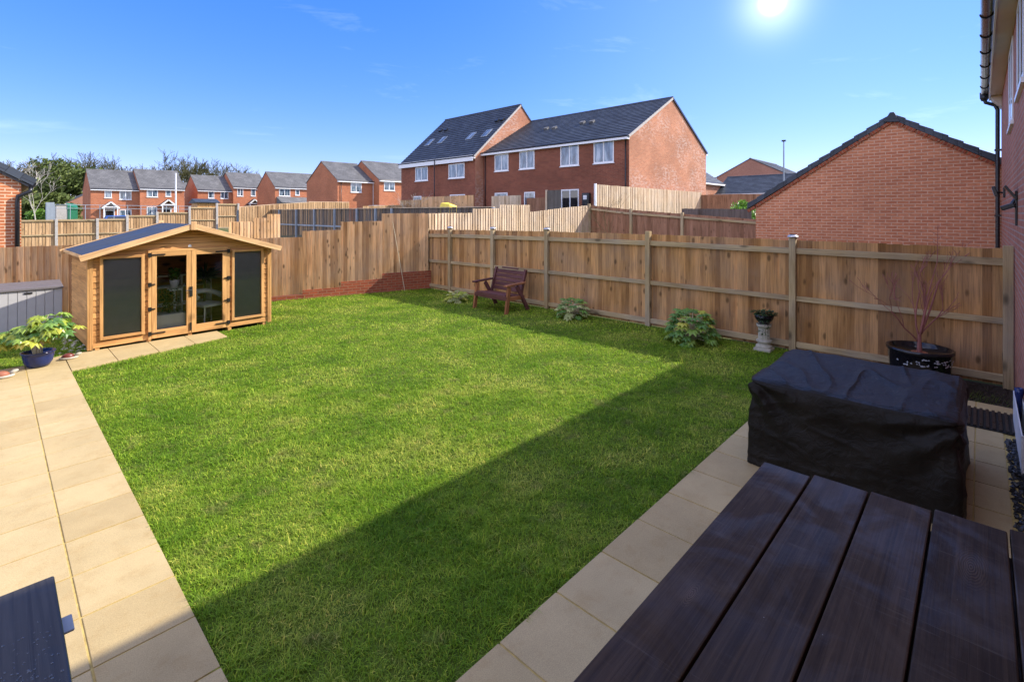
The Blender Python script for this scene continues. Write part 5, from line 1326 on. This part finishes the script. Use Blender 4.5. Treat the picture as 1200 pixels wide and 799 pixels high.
# ------------------------------------------------------------------ covered furniture
def cover():
    x0, x1, y0, y1, h = 4.74, 6.12, .13, 1.50, .765
    cxm, cym = (x0+x1)/2, (y0+y1)/2; hx, hy = (x1-x0)/2, (y1-y0)/2; rc = .05
    per = []
    def add(a, b, n):
        for i in range(n): per.append(a+(b-a)*i/n)
    N = 110
    cs_ = [(-1, -1), (1, -1), (1, 1), (-1, 1)]
    for k in range(4):
        sx, sy = cs_[k]; c = Vector((sx*(hx-rc), sy*(hy-rc), 0)); a0 = math.atan2(sy, sx)-R(45)
        for i in range(8):
            a = a0+R(90)*i/8; per.append(c+Vector((math.cos(a), math.sin(a), 0))*rc)
        nx, ny = cs_[(k+1) % 4]; A = c+Vector((math.cos(a0+R(90)), math.sin(a0+R(90)), 0))*rc; c2 = Vector((nx*(hx-rc), ny*(hy-rc), 0)); B_ = c2+Vector((math.cos(a0+R(90)), math.sin(a0+R(90)), 0))*rc
        add(A, B_, N)
    n = len(per)
    cum = [0]
    for i in range(n): cum.append(cum[-1]+(per[(i+1) % n]-per[i]).length)
    rows = []
    for j in range(0, 70):   # top
        rows.append(('t', j/70))
    for j in range(0, 6): rows.append(('e', j/6))
    for j in range(0, 72): rows.append(('s', j/71))
    verts = []
    def fold(x, y, z, s):
        v = Vector((x, y, z)); w = noise.noise_vector(v*1.3)*.35
        a = noise.noise(Vector((x*1.6+w.x, y*6.5+w.y*2, z*5+w.z))); b = noise.noise(Vector((x*3.5+9, y*13+w.x*3, z*9)))
        return (1-abs(a)*2)**1*.5+(1-abs(b)*2)*.22
    for kind, t in rows:
        for i in range(n):
            p = per[i]; s = cum[i]
            if kind == 't':
                q = Vector((p.x*t, p.y*t, 0)); X, Y = q.x, q.y
                z = h-.010*(1-t*t)
                f = fold(X+2, Y, 0, s)
                # long sweeping creases running with the cover's length
                cr = 1-abs(noise.noise(Vector(((X+Y*.25)*.8+4, (Y-X*.18)*4.2, 0))))*3.2
                z += .005*(f-.3)+.015*max(0, cr)**3-.02*math.exp(-((X*.7+.1)**2+(Y)**2)/.15)
                z -= .012*max(0, t-.92)/.08
                verts.append((cxm+X, cym+Y, z))
            elif kind == 'e':
                a = t*math.pi/2; rr = .022
                nrm = Vector((p.x/hx if abs(p.x) > hx-rc*1.2 else 0, p.y/hy if abs(p.y) > hy-rc*1.2 else 0, 0)); nrm.normalize()
                q = p+nrm*rr*math.sin(a); z = h-.012-rr*(1-math.cos(a))+.008*noise.noise(Vector((p.x*3, p.y*3, 2)))
                verts.append((cxm+q.x, cym+q.y, z))
            else:
                nrm = Vector((p.x/hx if abs(p.x) > hx-rc*1.2 else 0, p.y/hy if abs(p.y) > hy-rc*1.2 else 0, 0)); nrm.normalize()
                z = (h-.034)*(1-t)+.004
                # nearest corner distance along the side for radiating creases
                dcx = hx-abs(p.x); dcy = hy-abs(p.y); dc = max(dcx, dcy)
                ang = math.atan2(h-z, dc+.05)
                rad = math.sin(ang*9+noise.noise(Vector((p.x*2, p.y*2, z*2)))*3)
                fall = math.exp(-((dc**2+(h-z)**2)**.5)/.42)
                vf = noise.noise(Vector((s*2.1+z*.5, z*.6, 3)))*1.0+.5*noise.noise(Vector((s*5+z*1.3, z*1.0, 8)))
                hz = 1-abs(noise.noise(Vector((s*1.5+z*2.0, z*5.5-s*1.1, 1))))*2.6
                hz2 = 1-abs(noise.noise(Vector((s*4+z*3.0, z*12-s*2.0, 6))))*2.6
                o = .022+.012*t + rad*.030*fall + vf*.022*t*(.4+min(1, dc*4)*.6) + .012*max(0, hz)**2*(.35+.65*(1-t))+.003*max(0, hz2)
                o += .03*t*math.exp(-dc/.12)
                q = p+nrm*o
                verts.append((cxm+q.x, cym+q.y, z))
    mb = MB(); mb.v = verts
    for r_i in range(len(rows)-1):
        for i in range(n):
            i2 = (i+1) % n; a, b, c, d = r_i*n+i, r_i*n+i2, (r_i+1)*n+i2, (r_i+1)*n+i
            if r_i == 0: mb.f.append((a, c, d)); mb.uv.append([(0, 0)]*3)
            else: mb.f.append((a, b, c, d)[::-1]); mb.uv.append([(0, 0)]*4)
            mb.r.append(.5)
    # first ring collapses onto the centre
    o = mb.build('furniture_cover', M['cover'], smooth=True, merge=True, origin=(cxm, cym, 0))
    bm = bmesh.new(); bm.from_mesh(o.data); bmesh.ops.recalc_face_normals(bm, faces=bm.faces); bm.to_mesh(o.data); bm.free()
    o.data.polygons.foreach_set('use_smooth', [True]*len(o.data.polygons))
    tag(o, 'creased black waterproof cover draped over boxy garden furniture', 'furniture cover')
cover()

# ------------------------------------------------------------------ tables
def plank_table(label, x0, x1, y0, edges, z=.75, along='X', th=.06):
    r_ = thing('garden_table', label, 'table', ((x0+x1)/2, (edges[0]+edges[-1])/2 if along == 'X' else y0, 0))
    for i in range(len(edges)-1):
        a, b = edges[i]+.0045, edges[i+1]-.0045; mb = MB()
        if along == 'X':
            e = x1+[.0, -.03, -.055, -.075, -.10, 0][::-1][i+1 if i < 5 else 5] if False else x1+(.10 if i == 0 else .06 if i == 1 else .035 if i == 2 else .02 if i == 3 else -.02)
            mb.box(x0, e, a, b, z-th, z+random.uniform(-.001, .001))
        mb.build('plank', M['table'], r_, bevel=.006)
    for e_ in edges[1:-1]:  # strips added beneath the plank gaps so the gaps read dark
        mb = MB(); mb.box(x0+.04, x1-.06, e_-.03, e_+.03, z-th-.03, z-th-.001); mb.build('gap_batten', M['table'], r_)
    ya, yb = min(edges)+.06, max(edges)-.06
    for x in (x0+.25, x1-.2):
        mb = MB(); mb.box(x-.04, x+.04, ya, yb, z-th-.12, z-th-.031); mb.build('cross_rail', M['table'], r_)
        for y in (ya+.08, yb-.08):
            mb = MB(); mb.box(x-.045, x+.045, y-.045, y+.045, 0, z-th-.122); mb.build('leg', M['table'], r_, bevel=.004)
    return r_
plank_table('large dark stained plank table in the right foreground, damp with faint scratches', .9, 3.24, 0, [-.26, -.095, .175, .435, .70, .955], .75)
def side_table():
    x0, x1, y0, y1, z = -.75, .18, 1.2, 2.795, .75
    r_ = thing('garden_table', 'corner of a damp dark blue-grey wooden table at the lower left', 'table', ((x0+x1)/2, (y0+y1)/2, 0))
    e = [x1, x1-.235, x1-.475, x1-.71, x0]
    for i in range(4):
        mb = MB(); mb.box(e[i+1]+.003, e[i]-.0, y0, y1, z-.04, z)
        mb.build('plank', M['table_wet'], r_, bevel=.008)
    for x in (x0+.15, x1-.15):
        for y in (y0+.15, y1-.15): mb = MB(); mb.box(x-.04, x+.04, y-.04, y+.04, 0, z-.042); mb.build('leg', M['table'], r_, bevel=.004)
    mb = MB(); random.seed(5)
    for k in range(420):
        x = random.uniform(-.2, .165); y = random.uniform(2.0, 2.62); 
        if y > 2.30+ (x+.2)*.5+random.uniform(-.1, .1): continue
        rr = random.uniform(.0018, .0048)
        b0 = len(mb.v)
        for ring, (q, zz) in enumerate(((1, 0), (.8, .45), (.4, .7))):
            for j in range(7): a = j*6.283/7; mb.v.append((x+math.cos(a)*rr*q, y+math.sin(a)*rr*q, z+.0005+rr*zz*.6))
        for g in (0, 7):
            for j in range(7): j2 = (j+1) % 7; mb.f.append((b0+g+j, b0+g+j2, b0+g+7+j2, b0+g+7+j)); mb.uv.append([(0, 0)]*4); mb.r.append(.5)
        mb.f.append(tuple(b0+14+j for j in range(7))); mb.uv.append([(0, 0)]*7); mb.r.append(.5)
    dd = mb.build('water_drops', M['water'], r_, smooth=True); dd['kind'] = 'stuff'
    mb = MB(); mb.box(.165, .215, 2.46, 2.56, .69, .70); mb.build('clip', M['lgrey'], r_, bevel=.004)
t = NT('water_drop'); t.b.inputs['Transmission Weight'].default_value = .8; M['water'] = t.set((.35, .42, .5), .03, spec=.8, ior=1.33)
t = NT('wet_stained_plank'); g1 = t.noise(t.map((42, 1.0, 1)), 1.5, 5, .6, .9)
wetm = t.ramp(t.noise(t.map((1, 1, 1), 'World'), 3.0, 5, .6, 1.0), [(.42, 0.0), (.55, 1.0)])
t.bump(g1, .22, .003)
M['table_wet'] = t.set(t.ramp(g1, [(.3, (.024, .021, .017)), (.7, (.055, .049, .040))]), t.mix(wetm, (.42, .42, .42), (.25, .25, .25)), spec=.3)
side_table()

# black slatted mat, white tray with blue pot by the wall
r_ = thing('slatted_mat', 'black slatted rubber mat on the slabs beyond the covered furniture', 'mat', (7.46, .25, 0))
mb = MB(); mb.box(7.12, 7.79, -.28, 1.0, .002, .012); mb.build('base', M['tyre'], r_)
mb = MB()
for i in range(26): y = -.26+i*.049; mb.box(7.13, 7.78, y, y+.026, .012, .030)
mb.build('slats', M['black'], r_)
r_ = thing('white_trough', 'white plastic trough standing against the house wall at the right edge', 'planter', (7.2, -.1, 0))
tx0, tx1, ty0, ty1, tz = 6.1, 7.6, -.316, -.252, .34
mb = MB()
def tr_wall(a, b): mb.hexa([(a[0], a[1], .0), (b[0], b[1], .0), (b[2], b[3], .0), (a[2], a[3], .0), (a[0], a[1], tz), (b[0], b[1], tz), (b[2], b[3], tz), (a[2], a[3], tz)])
mb.box(tx0, tx1, ty0, ty1, .0, .02); mb.box(tx0, tx1, ty1-.006, ty1, .02, tz); mb.box(tx0, tx1, ty0, ty0+.006, .02, tz); mb.box(tx0, tx0+.012, ty0+.006, ty1-.006, .02, tz); mb.box(tx1-.012, tx1, ty0+.006, ty1-.006, .02, tz)
mb.build('body', M['white'], r_, bevel=.004)
mb = MB(); mb.lathe([(0, .025), (.018, .025), (.024, .35), (.034, .40), (.036, .46), (.03, .46), (0, .44)], (7.25, -.284, 0), 24)
tag(mb.build('vase', M['blueglaze'], smooth=True, origin=(7.25, -.284, .03)), 'slim dark blue vase standing in the white trough', 'vase')

# ------------------------------------------------------------------ camera, light, sky
cam = bpy.data.cameras.new('camera'); co = bpy.data.objects.new('camera', cam); scene.collection.objects.link(co); scene.camera = co
cam.sensor_width = 36; cam.lens = FPX/1200*36; cam.shift_y = -(399.5-HZ)/1200; cam.clip_end = 2000; cam.clip_start = .05
co.location = (0, 0, CH); co.rotation_euler = (R(90), 0, YAW-R(90) if False else math.atan2(cs, cc)-R(90))
PHI, EL = R(-31.5), R(37.8)
S_ = Vector((math.cos(PHI)*math.cos(EL), math.sin(PHI)*math.cos(EL), math.sin(EL)))
sl = bpy.data.lights.new('sun', 'SUN'); sl.energy = 3.45; sl.angle = R(.5); sl.color = (1.0, .93, .82)
so = bpy.data.objects.new('sun', sl); scene.collection.objects.link(so); so.rotation_euler = S_.to_track_quat('Z', 'Y').to_euler(); so.location = (0, 0, 30)
w = bpy.data.worlds.new('World'); scene.world = w; w.use_nodes = True; nt = w.node_tree; N = nt.nodes
sky = N.new('ShaderNodeTexSky'); sky.sky_type = 'NISHITA'; sky.sun_disc = False; sky.sun_elevation = EL; sky.sun_rotation = R(90)-PHI
sky.air_density = 1.0; sky.dust_density = .1; sky.ozone_density = 3.0; sky.altitude = 200
bg = N['Background']; bg.inputs[1].default_value = .15
tc = N.new('ShaderNodeTexCoord')
# bright haze round the place in the sky where the sun shows, and thin cirrus
sv = sight(905, 3, (cc, cs, 0), 1.0)-Vector((0, 0, CH)); sv.normalize()
dot = N.new('ShaderNodeVectorMath'); dot.operation = 'DOT_PRODUCT'; nt.links.new(tc.outputs['Generated'], dot.inputs[0]); dot.inputs[1].default_value = sv
def mth(op, a, b):
    x = N.new('ShaderNodeMath'); x.operation = op
    for i, v in enumerate((a, b)):
        if isinstance(v, bpy.types.NodeSocket): nt.links.new(v, x.inputs[i])
        else: x.inputs[i].default_value = v
    return x.outputs[0]
dm = mth('MAXIMUM', dot.outputs['Value'], 0.0)
g1 = mth('MULTIPLY', mth('POWER', dm, 20000.0), 60.0); g2 = mth('MULTIPLY', mth('POWER', dm, 900.0), 2.0); g3 = mth('MULTIPLY', mth('POWER', dm, 16.0), .4)
gs = mth('ADD', mth('ADD', g1, g2), g3)
cm = N.new('ShaderNodeMapping'); cm.inputs['Scale'].default_value = (1.2, 2.4, 9); cm.inputs['Rotation'].default_value = (.1, .12, .4); nt.links.new(tc.outputs['Generated'], cm.inputs['Vector'])
cn = N.new('ShaderNodeTexNoise'); cn.inputs['Scale'].default_value = 1.7; cn.inputs['Detail'].default_value = 6; cn.inputs['Roughness'].default_value = .62; cn.inputs['Distortion'].default_value = .5; nt.links.new(cm.outputs[0], cn.inputs['Vector'])
cr = N.new('ShaderNodeValToRGB'); cr.color_ramp.elements[0].position = .58; cr.color_ramp.elements[1].position = .95; nt.links.new(cn.outputs['Fac'], cr.inputs['Fac'])
cl = mth('MULTIPLY', cr.outputs['Color'], 1.2)
comb = N.new('ShaderNodeMix'); comb.data_type = 'RGBA'; comb.blend_type = 'ADD'; comb.inputs[0].default_value = 1
col = N.new('ShaderNodeVectorMath'); col.operation = 'SCALE'; col.inputs[0].default_value = (1.0, .99, .95); 
# even out the sky's own gradient a little and deepen its blue
gm_ = N.new('ShaderNodeGamma'); gm_.inputs[1].default_value = .62; nt.links.new(sky.outputs[0], gm_.inputs[0])
tn = N.new('ShaderNodeMix'); tn.data_type = 'RGBA'; tn.blend_type = 'MULTIPLY'; tn.inputs[0].default_value = 1; nt.links.new(gm_.outputs[0], tn.inputs[6]); tn.inputs[7].default_value = (1.12, 1.10, 1.50, 1)
hs = N.new('ShaderNodeHueSaturation'); hs.inputs['Saturation'].default_value = 1.45; hs.inputs['Value'].default_value = 1.0; nt.links.new(tn.outputs[2], hs.inputs['Color'])
# bank is bright broken cloud added behind the viewer, unseen, to fill the shade
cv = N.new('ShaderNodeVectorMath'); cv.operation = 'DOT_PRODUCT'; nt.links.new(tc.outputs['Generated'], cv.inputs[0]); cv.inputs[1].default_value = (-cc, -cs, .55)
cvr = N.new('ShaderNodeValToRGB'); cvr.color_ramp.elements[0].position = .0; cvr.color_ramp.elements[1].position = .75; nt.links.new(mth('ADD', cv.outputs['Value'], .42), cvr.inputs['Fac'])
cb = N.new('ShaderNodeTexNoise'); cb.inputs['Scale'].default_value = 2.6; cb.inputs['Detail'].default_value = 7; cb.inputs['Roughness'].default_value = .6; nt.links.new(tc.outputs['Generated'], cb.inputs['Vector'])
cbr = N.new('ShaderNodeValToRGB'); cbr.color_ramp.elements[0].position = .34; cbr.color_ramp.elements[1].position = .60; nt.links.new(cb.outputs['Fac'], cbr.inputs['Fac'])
fill_bank = mth('MULTIPLY', mth('MULTIPLY', cvr.outputs['Color'], cbr.outputs['Color']), 4.8)
tot = mth('ADD', gs, cl); nt.links.new(tot, col.inputs['Scale'])
nt.links.new(hs.outputs[0], comb.inputs[6]); nt.links.new(col.outputs[0], comb.inputs[7]); 
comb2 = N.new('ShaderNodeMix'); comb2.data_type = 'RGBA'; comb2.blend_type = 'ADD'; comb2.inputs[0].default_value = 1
colb = N.new('ShaderNodeVectorMath'); colb.operation = 'SCALE'; colb.inputs[0].default_value = (1.0, .87, .68); nt.links.new(fill_bank, colb.inputs['Scale'])
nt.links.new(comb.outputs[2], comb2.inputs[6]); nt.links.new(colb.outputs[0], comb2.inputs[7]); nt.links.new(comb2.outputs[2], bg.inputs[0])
scene.view_settings.view_transform = 'Standard'; scene.view_settings.look = 'None'; scene.view_settings.exposure = 1.16; scene.view_settings.gamma = 1
scene.view_settings.use_curve_mapping = False
scene.render.engine = 'CYCLES'
scene.cycles.max_bounces = 6; scene.cycles.transparent_max_bounces = 8
